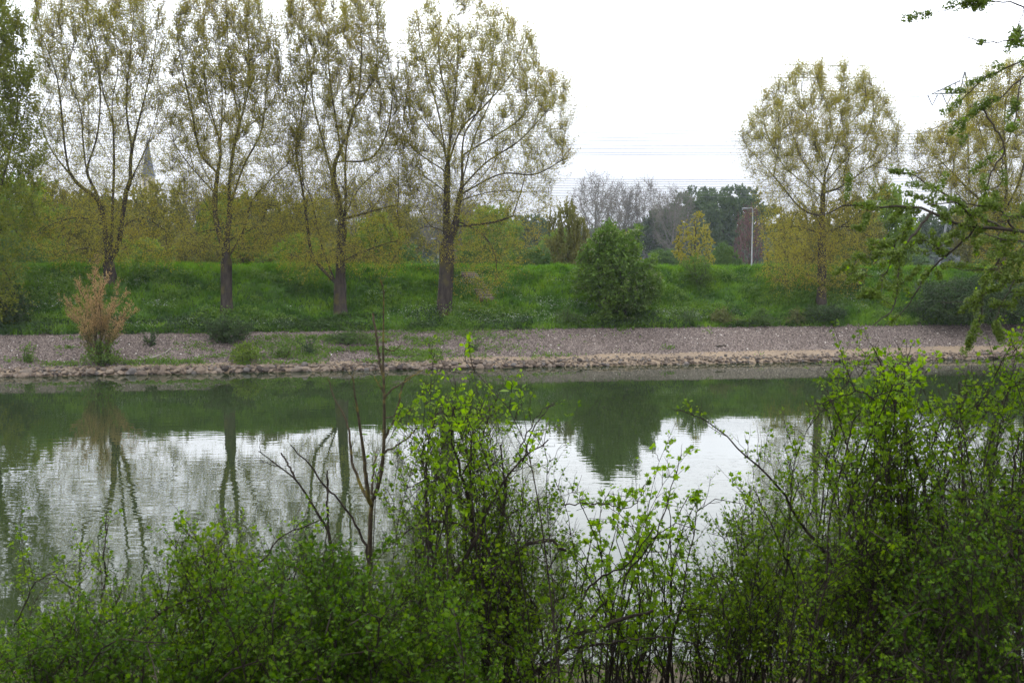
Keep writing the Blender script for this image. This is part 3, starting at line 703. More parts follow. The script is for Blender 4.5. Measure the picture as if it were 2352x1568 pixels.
bgl = [
 ('green', 30, 395, 230, 100, 'broad green tree behind the dark poplar at the far left, beyond the embankment', 0),
 ('willow', 120, 415, 190, 112, 'olive willow just left of the leftmost full poplar trunk, beyond the embankment', 0),
 ('bare', 105, 400, 120, 150, 'thin grey bare crown rising above the olive willow at far left', 0),
 ('willow', 215, 440, 190, 105, 'olive willow directly behind the leftmost full poplar trunk', 1),
 ('willow', 350, 418, 180, 118, 'pale olive willow hiding the foot of the tall slate church spire', 0),
 ('bare', 430, 396, 150, 150, 'brownish bare tree right of the tall church spire', 1),
 ('green', 520, 432, 180, 116, 'green tree directly behind the straight poplar trunk that rises over the dark shrub', 1),
 ('willow', 600, 442, 170, 104, 'olive willow right of the straight poplar, seen against yellow-green bushes', 1),
 ('willow', 690, 462, 150, 120, 'dull olive willow between the straight poplar and the three-stemmed poplar', 0),
 ('bare', 640, 405, 140, 165, 'faint bare tree seen above the willows left of the three-stemmed poplar', 0),
 ('bare', 760, 408, 170, 175, 'grey bare tree behind the forks of the three-stemmed poplar', 1),
 ('green', 862, 488, 150, 98, 'bright green round tree between the three-stemmed poplar and the thickest poplar', 0),
 ('bare', 860, 408, 170, 260, 'grey-mauve bare tree below the small distant tower', 0),
 ('bare', 950, 402, 190, 260, 'dense grey bare tree left of the thickest poplar, with mauve tint', 1),
 ('bare', 1045, 430, 170, 160, 'brownish bare tree directly behind the thickest poplar', 0),
 ('oak', 955, 500, 150, 280, 'dark hazy tree low behind the grey bare crowns, left of the thickest poplar', 0),
 ('willow', 175, 448, 170, 165, 'hazy olive tree between the first two willows on the left, farther back', 1),
 ('oak', 270, 452, 170, 190, 'dull dark tree just left of the foot of the tall spire, farther back', 0),
 ('willow', 480, 446, 170, 170, 'hazy olive tree left of the straight poplar, farther back', 0),
 ('oak', 560, 455, 160, 200, 'dull dark tree right of the straight poplar, farther back', 1),
 ('willow', 730, 452, 170, 160, 'hazy olive tree left of the three-stemmed poplar trunk, farther back', 1),
 ('willow', 900, 465, 160, 155, 'hazy olive tree over the bright green round tree, farther back', 0),
 ('willow', 1090, 468, 170, 175, 'hazy olive tree right of the thickest poplar trunk, farther back', 1),
 ('green', 1130, 470, 170, 150, 'grey-green tree right of the thickest poplar, behind its drooping twigs', 1),
 ('oak', 1215, 492, 150, 280, 'blue-green hazy tree above the grass between the steps and the big hawthorn', 0),
 ('willow', 1305, 462, 110, 100, 'narrow olive tree just left of the big hawthorn, beyond the crest', 1),
 ('green', 1290, 525, 130, 160, 'low hazy green tree left of the big hawthorn', 0),
 ('bare', 1368, 398, 140, 300, 'tallest pale bare tree, left one of the three behind the big hawthorn', 1),
 ('bare', 1425, 416, 110, 310, 'pale bare tree, middle one of the three behind the big hawthorn', 0),
 ('bare', 1483, 410, 110, 305, 'pale bare tree, right one of the three behind the big hawthorn', 1),
 ('bare', 1550, 428, 120, 290, 'brown-tinged half-bare tree right of the three pale bare trees', 0),
 ('oak', 1530, 478, 150, 300, 'dark bluish oak just right of the big hawthorn, in the haze', 1),
 ('oak', 1605, 430, 175, 330, 'green oak behind the small yellow-leaved tree', 0),
 ('oak', 1690, 424, 190, 290, 'large spreading oak with a clear dark trunk left of the tall lamp post', 1),
 ('yellow', 1594, 490, 110, 94, 'small narrow yellow-leaved tree above the round crest bush', 0),
 ('yellow', 1405, 520, 130, 95, 'thin yellow-brown twiggy tree behind the left side of the big hawthorn', 0),
 ('plum', 1722, 466, 70, 150, 'reddish-leaved tree just left of the lamp post top', 0),
 ('yellow', 1803, 480, 110, 105, 'pale yellow tree right of the tall lamp post', 0),
 ('willow', 1850, 470, 150, 118, 'olive willow behind the left half of the lone round-headed poplar', 0),
 ('willow', 1960, 445, 160, 112, 'olive willow behind the right half of the lone round-headed poplar', 1),
 ('green', 2040, 420, 150, 130, 'green tree between the lone poplar and the large pylon', 1),
 ('oak', 2190, 470, 170, 270, 'dark tree seen far behind the lattice of the large pylon', 0),
 ('willow', 2290, 440, 190, 125, 'olive tree behind the trunk of the rightmost poplar', 0),
 ('green', 2400, 430, 190, 120, 'green tree cut by the right edge beyond the embankment', 1),
]
for k, x, yt, w, Y, lab, var in bgl: bgtree(k, x, yt, w, Y, lab, GB, var=var)
GH = 'bushes lining the foot of the far side of the embankment'
where = ['at the left edge', 'left of the leftmost full poplar trunk', 'under the tall church spire', 'left of the straight poplar trunk', 'right of the straight poplar trunk', 'left of the three-stemmed poplar',
         'right of the three-stemmed poplar', 'under the grey bare trees', 'left of the thickest poplar trunk', 'right of the thickest poplar, over the steps', 'between the steps and the big hawthorn', 'left of the big hawthorn']
hl = [(20, 540, 150), (115, 548, 150), (215, 535, 160), (330, 545, 170), (440, 530, 160), (570, 525, 170), (690, 535, 150), (810, 545, 150), (920, 560, 140), (1120, 556, 150), (1215, 566, 130), (1305, 574, 120)]
names = [0, 1, 2, 2, 3, 4, 5, 6, 7, 9, 10, 11]
for q, (x, yt, w) in enumerate(hl):
    kind = ['hedge', 'green', 'willow', 'green', 'willow', 'green', 'green', 'willow', 'hedge', 'hedge', 'hedge', 'hedge'][q]
    if q == 3: lab = 'yellow-green bush behind the crest, right of the church spire'
    else: lab = ('dark green' if kind == 'hedge' else 'yellow-green' if kind == 'green' else 'olive') + ' bush behind the crest, ' + where[names[q]]
    bgtree(kind, x, yt, w, 93 + (q % 3) * 5, lab, GH, name='bush', cat='bush', var=q % 2)
for q, (x, yt, w, Y, lab) in enumerate([(1245, 560, 110, 140, 'dark blue-green bush on the skyline of the grass, right of the steps'), (1662, 560, 80, 125, 'dark conical evergreen bush left of the spreading oak trunk'), (1530, 570, 90, 150, 'dark hazy bush at the right foot of the big hawthorn, beyond the crest'),
        (1800, 580, 110, 130, 'low dark bush between the lamp post and the lone poplar'), (1960, 560, 130, 110, 'dark bush behind the lone poplar, right side'), (2080, 570, 110, 200, 'low hazy bush left of the pylon legs'), (2330, 560, 150, 110, 'dark bush behind the rightmost poplar trunk'), (2420, 560, 150, 110, 'dark bush beyond the right edge of the crest')]):
    bgtree('hedge', x, yt, w, Y, lab, GH, name='bush', cat='bush', var=q % 2)
# far wood closing the horizon
rs = np.random.RandomState(9)
Mw = Mesh(); n = 60000
X = rs.uniform(-330, 330, n); Yw = 420 + .08 * X + rs.uniform(-14, 14, n)
top = 11 + 9 * fbm(X / 14.0, Yw * 0, 4, 77); Zw = 2.3 + rs.rand(n) ** .8 * top
V, F = stamp(np.stack([X, Yw, Zw], 1), rs.normal(0, 1, (n, 3)), rs.uniform(1.6, 3.2, n), rs, 'oval', tilt=1.2)
tag(build('woodland', V, F, M_oak, rnd=rs.rand(len(F))), 'hazy far-off belt of woodland on the horizon', 'woodland', kind='stuff')

# ------------------------------------------------------------------ shrubs on the far bank
def bank_shrub(name, label, x, ybase, env, seed, natt, leafm, lsize, nl, stems=5, ntw=4, tl=.4, r_base=.10, shape='quad', group=None, dY=0.0, extra=None, up=.1, step=.22, dk=.35, cat='shrub', barkm=None, dens=None, edge=.6, extra_n=0, rag=16):
    rs = np.random.RandomState(seed)
    b_ = ghit(x, ybase); Y = b_[1] + dY
    pos = [b_ - np.array([0, 0, .05])]; par = [-1]
    for k in range(stems):
        d = norm(np.array([rs.normal(0, .5), rs.normal(0, .5), 1.0])); prev = 0
        for j in range(1, 6):
            pos.append(pos[0] + d * step * j); par.append(prev); prev = len(pos) - 1
    att = crown_points(env, Y, natt, rs, dens=dens, edge=edge, rag=rag)
    pos, par = grow(np.array(pos), par, att, step, 2.6, dk, up, rs, iters=70, maxn=9000)
    rad, cnt, ch = radii(pos, par, .007, r_base)
    root = empty(name, tuple(b_), label, cat, group)
    M = Mesh(); chains(pos, par, rad, cnt, ch, M)
    V, F, rr = twigs_leaves(pos, rad, cnt, rs, 6, ntw, tl, nl, lsize, .4, Mtw=M, shape=shape)
    M.build('stems', barkm or M_bark_dark, root, smooth=True)
    build('foliage', V, F, leafm, root, rnd=rr)
    if extra:
        sel = np.where(cnt <= 2)[0]; sel = sel[rs.rand(len(sel)) < extra_n]
        b2 = np.repeat(pos[sel], 14, 0) + rs.normal(0, .14, (len(sel) * 14, 3)) * np.array([1.4, 1.4, .6])
        V, F = stamp(b2, rs.normal(0, 1, b2.shape), rs.uniform(.07, .12, len(b2)), rs, 'quad')
        build('blossom', V, F, extra, root, rnd=rs.rand(len(F)))
    return root
bank_shrub('hawthorn', 'big bushy green hawthorn with cream blossom in the middle of the embankment', 1418, 738,
  [(500, 1395, 1432), (530, 1352, 1475), (570, 1335, 1505), (610, 1322, 1524), (650, 1318, 1535), (690, 1328, 1512), (720, 1352, 1490), (742, 1385, 1460)], 301, 3600, M_shrub_green, .16, 6, rag=22, stems=9, ntw=5, tl=.42, r_base=.16, extra=M_blossom, extra_n=.14, step=.25, edge=.8)
bank_shrub('bush', 'round green bush on the crest right of the big hawthorn', 1602, 652,
  [(590, 1580, 1625), (605, 1562, 1640), (630, 1560, 1645), (655, 1580, 1625)], 302, 700, M_shrub_green, .10, 7, stems=6, tl=.35)
def tamarisk():
    rs = np.random.RandomState(303); b_ = ghit(228, 838); Y = b_[1]
    root = empty('tamarisk', tuple(b_), 'feathery tan blossoming shrub standing at the stone edge on the left', 'shrub')
    M = Mesh(); mains = []
    tips = [(225, 604), (206, 636), (250, 628), (178, 648), (272, 655), (142, 690), (303, 700), (158, 722), (312, 718), (196, 664), (237, 652), (288, 742), (182, 756), (214, 690), (262, 700), (228, 640), (290, 676), (168, 676), (246, 730), (200, 735), (152, 706), (276, 770), (190, 790)]
    for i, (x, y) in enumerate(tips):
        tip = P(x, y, Y + rs.uniform(-1.4, 1.4)); v = tip - b_
        w = polyline(np.array([b_ + rs.normal(0, .06, 3) * [1, 1, 0], b_ + v * [.25, .25, .42] + rs.normal(0, .12, 3), b_ + v * [.62, .62, .76] + rs.normal(0, .12, 3), tip]), 14)
        mains.append(w); M.tubes(w[None], np.linspace(.035, .007, 14)[None], 4)
    pts, Ls = shoots(M, mains, rs, .075, .85, .30, .30, ang=.75, up=.45, r=.007)
    sp, sl = shoots(M, list(pts), rs, .16, .30, .16, .15, ang=.8, up=.3, r=.004)
    V1, F1 = leaves_on(pts, Ls, rs, 30, .065, 'quad', jitter=.02, tilt=1.0); V2, F2 = leaves_on(sp, sl, rs, 42, .06, 'quad', jitter=.02, tilt=1.0)
    lowz = P(228, 765, Y)[2]
    V = np.concatenate([V1, V2]); F = np.concatenate([F1, F2 + len(V1)]); cz = V[F[:, 0], 2] + rs.normal(0, .35, len(F))
    M.build('stems', M_moss, root, smooth=True)
    for nm, mt, k in (('blossom', M_tamarisk, cz >= lowz), ('foliage', M_willow, cz < lowz)):
        Fk = F[k]; Vk = V[Fk.ravel()]; build(nm, Vk, np.arange(len(Vk)).reshape(-1, 4), mt, root, rnd=rs.rand(len(Fk)))
bank_shrub('bush', 'leafy green undergrowth around the foot of the tan shrub', 235, 842, [(780, 205, 255), (805, 190, 275), (835, 190, 283)], 304, 420, M_shrub_green, .09, 6, stems=6, tl=.3)
bank_shrub('bush', 'dark low spreading shrub below the straight poplar', 518, 788, [(728, 480, 560), (745, 458, 590), (765, 468, 582), (788, 490, 560)], 305, 900, M_dark_shrub, .10, 8, stems=8, tl=.35)
bank_shrub('bush', 'bright yellow-green bush with upright shoots right above the stone edge', 562, 835, [(790, 570, 584), (805, 540, 590), (820, 522, 602), (838, 535, 590)], 306, 420, M_fresh, .10, 7, stems=8, tl=.35, up=.3)
bank_shrub('bush', 'small dull green bush on the gravel right of the bright bush', 656, 822, [(795, 640, 670), (808, 632, 680), (822, 640, 676)], 307, 200, M_shrub_green, .08, 6, stems=5, tl=.25)
bank_shrub('bush', 'small dark bush on the gravel, farther right of the bright bush', 708, 815, [(800, 695, 722), (812, 690, 728)], 308, 100, M_dark_shrub, .08, 6, stems=5, tl=.25)
bank_shrub('bush', 'little dark tuft of a bush above the driftwood branch', 344, 794, [(784, 332, 358), (795, 328, 362)], 309, 110, M_dark_shrub, .07, 8, stems=5, tl=.2)
bank_shrub('bush', 'small green bush near the left edge of the gravel', 64, 834, [(820, 55, 75), (834, 50, 82)], 310, 90, M_shrub_green, .08, 6, stems=5, tl=.25)
bank_shrub('bush', 'large dark thicket below the rightmost poplar', 2230, 735, [(640, 2130, 2330), (665, 2095, 2440), (700, 2085, 2460), (738, 2110, 2440)], 311, 2600, M_dark_shrub, .12, 8, stems=14, ntw=5, tl=.5, step=.3)
bank_shrub('bush', 'dark shrub at the foot of the lone round-headed poplar', 1895, 742, [(700, 1860, 1935), (720, 1840, 1960), (742, 1855, 1950)], 312, 700, M_dark_shrub, .10, 8, stems=8, tl=.35)
bank_shrub('bush', 'dark bush on the slope just right of the lone poplar trunk', 1960, 660, [(615, 1935, 1990), (640, 1925, 2000), (662, 1935, 1990)], 313, 450, M_dark_shrub, .10, 7, stems=6, tl=.35)
bank_shrub('bush', 'dense green weed clump at the left edge below the dark poplar', 20, 742, [(660, -30, 60), (700, -40, 80), (745, -40, 75)], 314, 900, M_dark_shrub, .11, 8, stems=8, tl=.4)
bank_shrub('bush', 'low green bush on the slope left of the big hawthorn foot', 1300, 745, [(722, 1270, 1340), (746, 1255, 1350)], 315, 350, M_hedge, .09, 6, stems=6, tl=.3)
bank_shrub('bush', 'low trailing patch of green on the gravel under the three-stemmed poplar', 800, 792, [(772, 770, 850), (784, 745, 870), (794, 760, 850)], 316, 500, M_hedge, .08, 6, stems=8, tl=.25)
bank_shrub('bush', 'small green tuft on the gravel in the middle of the bank', 1085, 806, [(796, 1075, 1096), (807, 1070, 1100)], 317, 90, M_hedge, .07, 6, stems=5, tl=.2)
# bramble mounds
for q, (x, y, w, hgt) in enumerate([(1580, 742, 75, 20), (1665, 742, 90, 26), (1750, 746, 90, 24), (1830, 746, 60, 22)]):
    bank_shrub('bramble_mound', ['rounded olive bramble mound nearest the big hawthorn', 'highest olive bramble mound below the small yellow-leaved tree', 'wide olive bramble mound left of the lone poplar foot', 'small olive bramble mound touching the shrub at the lone poplar foot'][q],
               x, y, [(y - hgt, x - w * .2, x + w * .2), (y - hgt * .6, x - w * .4, x + w * .4), (y, x - w * .55, x + w * .55)], 320 + q, 420, M_mound if q % 2 else M_hedge, .09, 6, stems=8, tl=.28, group='bramble mounds at the foot of the embankment')

# ------------------------------------------------------------------ grass and weeds on the embankment (stuff)
rs = np.random.RandomState(21)
def tufts(n, smin, smax, hmin, hmax, blades, width, seed, tmin=-25, tmax=TL + 25, maskf=None):
    rs = np.random.RandomState(seed)
    t = rs.uniform(tmin, tmax, n); s = rs.uniform(smin, smax, n)
    a = toe(t); k = (s > a - .25)
    if maskf is not None: k &= maskf(s, t, rs)
    t, s = t[k], s[k]; X, Y = from_st(s, t); Z = zfar(X, Y) - .04; n = len(t)
    pt = fbm(t / 2.2, s / 1.2, 3, 51)
    hh = rs.uniform(hmin, hmax, n) * (0.45 + 1.3 * pt)
    base = np.repeat(np.stack([X, Y, Z], 1), blades, 0); h = np.repeat(hh, blades) * rs.uniform(.6, 1.15, n * blades)
    az = rs.uniform(0, 6.28, n * blades); lean = rs.uniform(.05, .75, n * blades)
    base = base + np.stack([rs.normal(0, .07, len(base)), rs.normal(0, .07, len(base)), np.zeros(len(base))], 1)
    d = np.stack([np.cos(az) * lean, np.sin(az) * lean, np.ones(len(az))], 1)
    tip = base + d * h[:, None]; mid = base + d * h[:, None] * np.array([.35, .35, .6])
    pa = rs.uniform(0, 6.28, len(az)); side = np.stack([np.cos(pa), np.sin(pa), 0 * az], 1) * width
    V = np.stack([base - side * .6, base + side * .6, mid + side, tip, mid - side], 1)
    F = np.arange(len(V) * 5).reshape(-1, 5)
    rr = np.clip(np.repeat(pt, blades) * .8 + rs.normal(0, .13, len(F)), 0, 1)
    return V.reshape(-1, 3), F, rr
M_grassb = leafmat('grass_blade', [(.020, .055, .010), (.065, .145, .014), (.15, .27, .022), (.26, .33, .05)], trans=.35, patch=.58, patch_scale=.55)
V, F, rr = tufts(42000, 5.5, 16.2, .22, .50, 5, .022, 22)
tag(build('grass', V, F, M_grassb, rnd=rr), 'long lush green grass covering the far embankment', 'grass', kind='stuff')
V, F, rr = tufts(7000, 14.3, 16.6, .25, .5, 6, .018, 23)
tag(build('grass', V, F, leafmat('crest_grass_blade', [(.07, .16, .015), (.13, .26, .022), (.17, .29, .03)], trans=.4), rnd=rr), 'fresh bright grass fringe along the crest of the embankment', 'grass', kind='stuff')
# broad-leaved weeds in lumps
def weeds(n, smin, smax, seed, lsize, m, name, label, thr=.5, ns=(2.2, 1.2), hgt=.55):
    rs = np.random.RandomState(seed)
    t = rs.uniform(-25, TL + 25, n); s = rs.uniform(smin, smax, n)
    w = fbm(t / ns[0], s / ns[1], 3, seed); k = (w > thr) & (s > toe(t) - .3)
    t, s, w = t[k], s[k], w[k]; X, Y = from_st(s, t)
    Z = zfar(X, Y) + rs.rand(len(t)) ** .7 * hgt * np.clip((w - thr) * 7, .12, 1.0)
    pos = np.stack([X, Y, Z], 1)
    V, F = stamp(pos, rs.normal(0, 1, pos.shape) + np.array([0, -.2, .4]), rs.uniform(.7, 1.3, len(pos)) * lsize, rs, 'quad', tilt=.8)
    tag(build(name, V, F, m, rnd=rs.rand(len(F))), label, 'weeds', kind='stuff')
weeds(190000, 5.5, 15.2, 61, .13, M_shrub_green, 'nettles', 'dark nettle beds growing in lumps on the embankment', .46, (2.6, 1.2), .85)
weeds(110000, 5.3, 8.6, 62, .12, M_dark_shrub, 'undergrowth', 'dark undergrowth along the foot of the embankment beside the gravel', .40, hgt=.5)
weeds(60000, 6, 15, 63, .11, leafmat('pale_weed', [(.08, .14, .04), (.13, .19, .07)], trans=.3), 'pale_weeds', 'greyish pale green weeds in patches on the embankment', .56, (1.6, .7), hgt=.7)
# white umbels of cow parsley
rs = np.random.RandomState(64); n = 15000
t = rs.uniform(-2, TL + 6, n); s = rs.uniform(6.3, 12.5, n); w = fbm(t / 3.5, s / 1.2, 3, 71)
dense = np.exp(-((t - 20) / 12.0) ** 2) * np.exp(-((s - 8.0) / 1.5) ** 2)
k = (w + .28 * dense > .60) & (s > toe(t)); t, s = t[k], s[k]; X, Y = from_st(s, t); Z = zfar(X, Y) + rs.uniform(.35, .75, len(t))
pos = np.repeat(np.stack([X, Y, Z], 1), 3, 0) + rs.normal(0, .05, (len(t) * 3, 3))
V, F = stamp(pos, np.c_[rs.normal(0, 1, (len(pos), 2)), np.zeros(len(pos))], rs.uniform(.035, .07, len(pos)), rs, 'quad', tilt=.3)
tag(build('cow_parsley', V, F, leafmat('white_umbel', [(.45, .48, .40), (.62, .63, .58)], trans=.2), rnd=rs.rand(len(F))), 'white cow parsley flowering among the grass below the poplars', 'flowers', kind='stuff')
# sparse green on the gravel and above the stones at the left
def lowgreen(n, seed, m, name, label, f, h0=.06, h1=.28):
    rs = np.random.RandomState(seed)
    t = rs.uniform(-6, TL + 6, n); s = rs.uniform(.7, 6.8, n); k = rs.rand(n) < f(s, t); t, s = t[k], s[k]
    X, Y = from_st(s, t); Z = zfar(X, Y); b = np.repeat(np.stack([X, Y, Z], 1), 6, 0); b[:, :2] += rs.normal(0, .10, (len(b), 2)); b[:, 2] += rs.uniform(0, h1, len(b)) * .7
    V, F = stamp(b, rs.normal(0, .5, b.shape) + np.array([0, 0, .7]), rs.uniform(.06, .13, len(b)), rs, 'quad', tilt=.9)
    tag(build(name, V, F, m, rnd=rs.rand(len(F))), label, 'weeds', kind='stuff')
def f_low(s, t):
    n_ = fbm(t / 2.4, s / .8, 3, 83)
    edge = np.exp(-((s - 1.7) / .55) ** 2) * np.clip((t + 2) / 4, 0, 1) * np.clip((34 - t) / 16, 0, 1)
    patch = np.exp(-((t - 20) / 7.5) ** 2) * np.clip((n_ - .36) * 8, 0, 1) * .95
    return np.clip(edge * np.clip((n_ - .30) * 6, 0, 1) + patch + .9 * np.clip((n_ - .66) * 12, 0, 1) * np.clip((48 - t) / 12, 0, 1), 0, 1)
lowgreen(26000, 84, M_shrub_green, 'ground_plants', 'low green plants creeping over the gravel above the stone edge', f_low)

# ------------------------------------------------------------------ gravel chips (stuff) and edge stones
M_chip = attrmat('gravel_chip', [(.035, .027, .023), (.08, .061, .052), (.13, .103, .09), (.19, .155, .135), (.44, .41, .37)], [0, .3, .6, .93, 1.0], scale=8)
rs = np.random.RandomState(31); n = 60000
t = rs.uniform(-8, TL + 10, n); s = sandw(t) - .15 + rs.rand(n) ** .95 * (toe(t) + .3 - sandw(t) + .15) - (rs.rand(n) < .06) * rs.rand(n) * .9
X, Y = from_st(s, t); Z = zfar(X, Y)
sz = rs.uniform(.03, .075, n) * (1 + .5 * (rs.rand(n) > .95)); az = rs.uniform(0, 6.28, n)
q = np.array([[-1, -.7, -.2], [1, -.6, -.2], [.8, .8, -.2], [-.9, .7, -.2], [.1, .05, .75]])
ca, sa = np.cos(az), np.sin(az)
loc = q[None] * sz[:, None, None] * rs.uniform(.6, 1.4, (n, 5, 1)); loc = np.stack([loc[..., 0] * ca[:, None] - loc[..., 1] * sa[:, None], loc[..., 0] * sa[:, None] + loc[..., 1] * ca[:, None], loc[..., 2]], -1)
V = loc + np.stack([X, Y, Z], 1)[:, None]
bI = np.arange(n)[:, None] * 5
F = np.concatenate([bI + np.array([[0, 1, 4]]), bI + np.array([[1, 2, 4]]), bI + np.array([[2, 3, 4]]), bI + np.array([[3, 0, 4]])])
tone = np.clip(rs.rand(n) * .95 + (rs.rand(n) > .985) * .5, 0, 1)
tag(build('gravel', V.reshape(-1, 3), F, M_chip, rnd=np.tile(tone, 4)), 'mauve-grey gravel and shells covering the sloping river bank', 'gravel', kind='stuff')

M_stone = attrmat('edge_stone', [(.045, .036, .03), (.12, .09, .067), (.18, .14, .102), (.09, .082, .078)], bump=.8, scale=9)
import bmesh
def stone_mesh(seed, tone):
    rs = np.random.RandomState(seed)
    bm = bmesh.new(); bmesh.ops.create_icosphere(bm, subdivisions=2, radius=1)
    sc = rs.uniform(.75, 1.2, 3)
    pl = [(norm(rs.normal(0, 1, 3)), rs.uniform(.55, .85)) for _ in range(9)]
    for v in bm.verts:
        c = np.array(v.co)
        for nrm, d in pl:
            e = c @ nrm
            if e > d: c = c - nrm * (e - d) * .92
        c = c * sc * np.array([1.25, .95, .72]) * (1 + rs.normal(0, .025)); v.co = c
    me = bpy.data.meshes.new('stone'); bm.to_mesh(me); bm.free()
    a = me.attributes.new('rnd', 'FLOAT', 'FACE'); a.data.foreach_set('value', np.full(len(me.polygons), tone, dtype=np.float32))
    me.materials.append(M_stone); return me
smeshes = [stone_mesh(700 + i, (i * .37) % 1) for i in range(14)]
rs = np.random.RandomState(32); cnt_ = 0; small = []
t = -3.0
while t < TL + 3:
    big = rs.rand() < .12
    w = rs.uniform(.20, .32) if big else rs.uniform(.10, .19)
    for row in range(2):
        s_ = (-.02 if row == 0 else .34) + rs.normal(0, .06)
        ww = w * (1 if row == 0 else rs.uniform(.5, 1.05)) * (1.15 if t < 32 else .8)
        if row == 1 and rs.rand() < (.15 if t < 36 else .45): continue
        X, Y = from_st(s_, t + rs.normal(0, .05)); z = float(zfar(X, Y)) + ww * .25 + (.07 if row == 0 else .0)
        if cnt_ < 290 and (row == 0 or t < 34):
            o = bpy.data.objects.new('stone', smeshes[rs.randint(14)]); COL.objects.link(o); cnt_ += 1
            o.location = (X, Y, z); o.rotation_euler = (rs.normal(0, .3), rs.normal(0, .3), rs.uniform(0, 6.28)); o.scale = (ww * .85,) * 3
            tpos = [(8, 'at the far left, left of the tan shrub'), (14, 'below the tan shrub'), (20, 'below the driftwood branch'), (25, 'below the bright yellow-green bush'), (32, 'below the three-stemmed poplar'), (40, 'below the thickest poplar'), (48, 'below the big hawthorn'), (200, 'right of the big hawthorn')]
            wh = [b for a, b in tpos if t < a][0]
            tag(o, ('large' if ww > .20 else 'middling' if ww > .14 else 'small') + (' waterline' if row == 0 else ' upper-row') + ' riprap stone ' + wh, 'stone', 'riprap stones along the far waterline')
        else: small.append((X, Y, z, ww * .85, rs.uniform(0, 6.28), rs.randint(14)))
    t += w * 1.05
for _ in range(2600):
    t_ = rs.uniform(-6, TL + 8); s_ = rs.normal(.45, .38)
    X, Y = from_st(s_, t_); small.append((X, Y, float(zfar(X, Y)) + .02, rs.uniform(.035, .12), rs.uniform(0, 6.28), rs.randint(14)))
Ms = Mesh()
sv = [np.array([v.co[:] for v in m_.vertices]) for m_ in smeshes]; sf = [np.array([p_.vertices[:] for p_ in m_.polygons]) for m_ in smeshes]
for (X, Y, z, r_, az, k) in small:
    v = sv[k] * r_; v = np.stack([v[:, 0] * math.cos(az) - v[:, 1] * math.sin(az), v[:, 0] * math.sin(az) + v[:, 1] * math.cos(az), v[:, 2]], 1)
    Ms.add(v + np.array([X, Y, z]), sf[k], rs.rand())
tag(Ms.build('rubble', M_stone), 'small tan rubble filling the gaps behind the riprap stones', 'rubble', kind='stuff')

# driftwood
def traced_tube(M, pts, r0, r1, n=14, k=6, wob=0.0, seed=0):
    rs = np.random.RandomState(seed); w = polyline(np.array(pts), n)
    w[1:-1] += rs.normal(0, wob, (n - 2, 3)); M.tubes(w[None], np.linspace(r0, r1, n)[None], k); return w
Md = Mesh(); pp = [ghit(x, y) + np.array([0, 0, .07]) for x, y in [(320, 829), (345, 825), (368, 817), (380, 812), (392, 803)]]
traced_tube(Md, pp, .07, .035, wob=.01, k=7); traced_tube(Md, [pp[2], pp[2] + np.array([.3, .1, .16])], .03, .012, 4)
tag(Md.build('driftwood', M_dry, origin=tuple(pp[0])), 'curved pale driftwood branch lying on the gravel right of the tan shrub', 'driftwood')
Md = Mesh(); pp = [ghit(x, y) + np.array([0, 0, .06]) for x, y in [(1645, 798), (1658, 796), (1668, 797)]]
traced_tube(Md, pp, .09, .06, wob=.02, k=7)
tag(Md.build('driftwood', M_bark_dark, origin=tuple(pp[0])), 'short dark log lying on the gravel right of the middle', 'driftwood')

# ------------------------------------------------------------------ steps in the grass
rs = np.random.RandomState(2)
A = ghit(1076, 636); B = ghit(1118, 692)
root = empty('steps', tuple(B), 'narrow flight of reddish stone steps climbing the grass right of the thickest poplar', 'steps')
for i in range(12):
    k = i / 11.0; c = A * (1 - k) + B * k; c[2] = float(zfar(c[0], c[1], False)) + .28
    Mb = Mesh(); Mb.box((c[0], c[1], c[2] - .16), (1.0, .34, .32), .1); Mb.build('step', M_step, root)
Mb = Mesh(); 
for i in range(12):
    k = i / 11.0; c = A * (1 - k) + B * k; c[2] = float(zfar(c[0], c[1], False)) + .305
    Mb.box((c[0], c[1] - .10, c[2]), (1.06, .12, .045), .1)
Mb.build('nosing', plain('pale_nosing', (.26, .22, .18), .8), root)

# ------------------------------------------------------------------ lamp posts, rail
def lamp(x, ytop, Y, label, armx, zb=2.35, r=.09):
    top = P(x, ytop + 6, Y); root = empty('street_lamp', (top[0], Y, zb), label, 'lamp post', 'street lamps beyond the embankment')
    Mb = Mesh(); Mb.tubes(np.array([[(top[0], Y, zb), (top[0], Y, zb + 1.5), (top[0], Y, zb + 1.55), (top[0], Y, top[2])]]), np.array([[r * 1.5, r * 1.5, r, r * .75]]), 8)
    Mb.build('post', M_pole, root, smooth=True)
    e = P(armx, ytop + 1, Y); Mb = Mesh()
    Mb.tubes(polyline(np.array([(top[0], Y, top[2] - .05), (top[0] - .05, Y, top[2] + .25), (top[0] * .6 + e[0] * .4, Y, e[2] + .05), tuple(e)]), 10)[None], np.full((1, 10), r * .6), 6)
    Mb.build('arm', M_pole, root, smooth=True)
    Mb = Mesh(); Mb.tubes(np.array([[(e[0] + .1, Y, e[2]), (e[0] - .1, Y, e[2] - .01), (e[0] - .5, Y, e[2] - .03), (e[0] - .62, Y, e[2] - .04)]]), np.array([[.07, .12, .12, .04]]), 8)
    Mb.build('lamp_head', M_steel, root, smooth=True)
lamp(1729, 478, 118, 'tall pale lamp post with an arm, beyond the crest by the spreading oak', 1716)
lamp(1006, 548, 110, 'short slim white lamp post seen just left of the thickest poplar trunk', 1002, r=.05)
a = P(398, 608, 104); b_ = P(505, 611, 104)
root = empty('guard_rail', (a[0], a[1], 2.4), 'low white guard rail seen above the crest left of the straight poplar', 'guard rail')
Mb = Mesh(); Mb.box(((a + b_) / 2), (b_[0] - a[0], .06, .22)); Mb.build('rail', M_white, root)
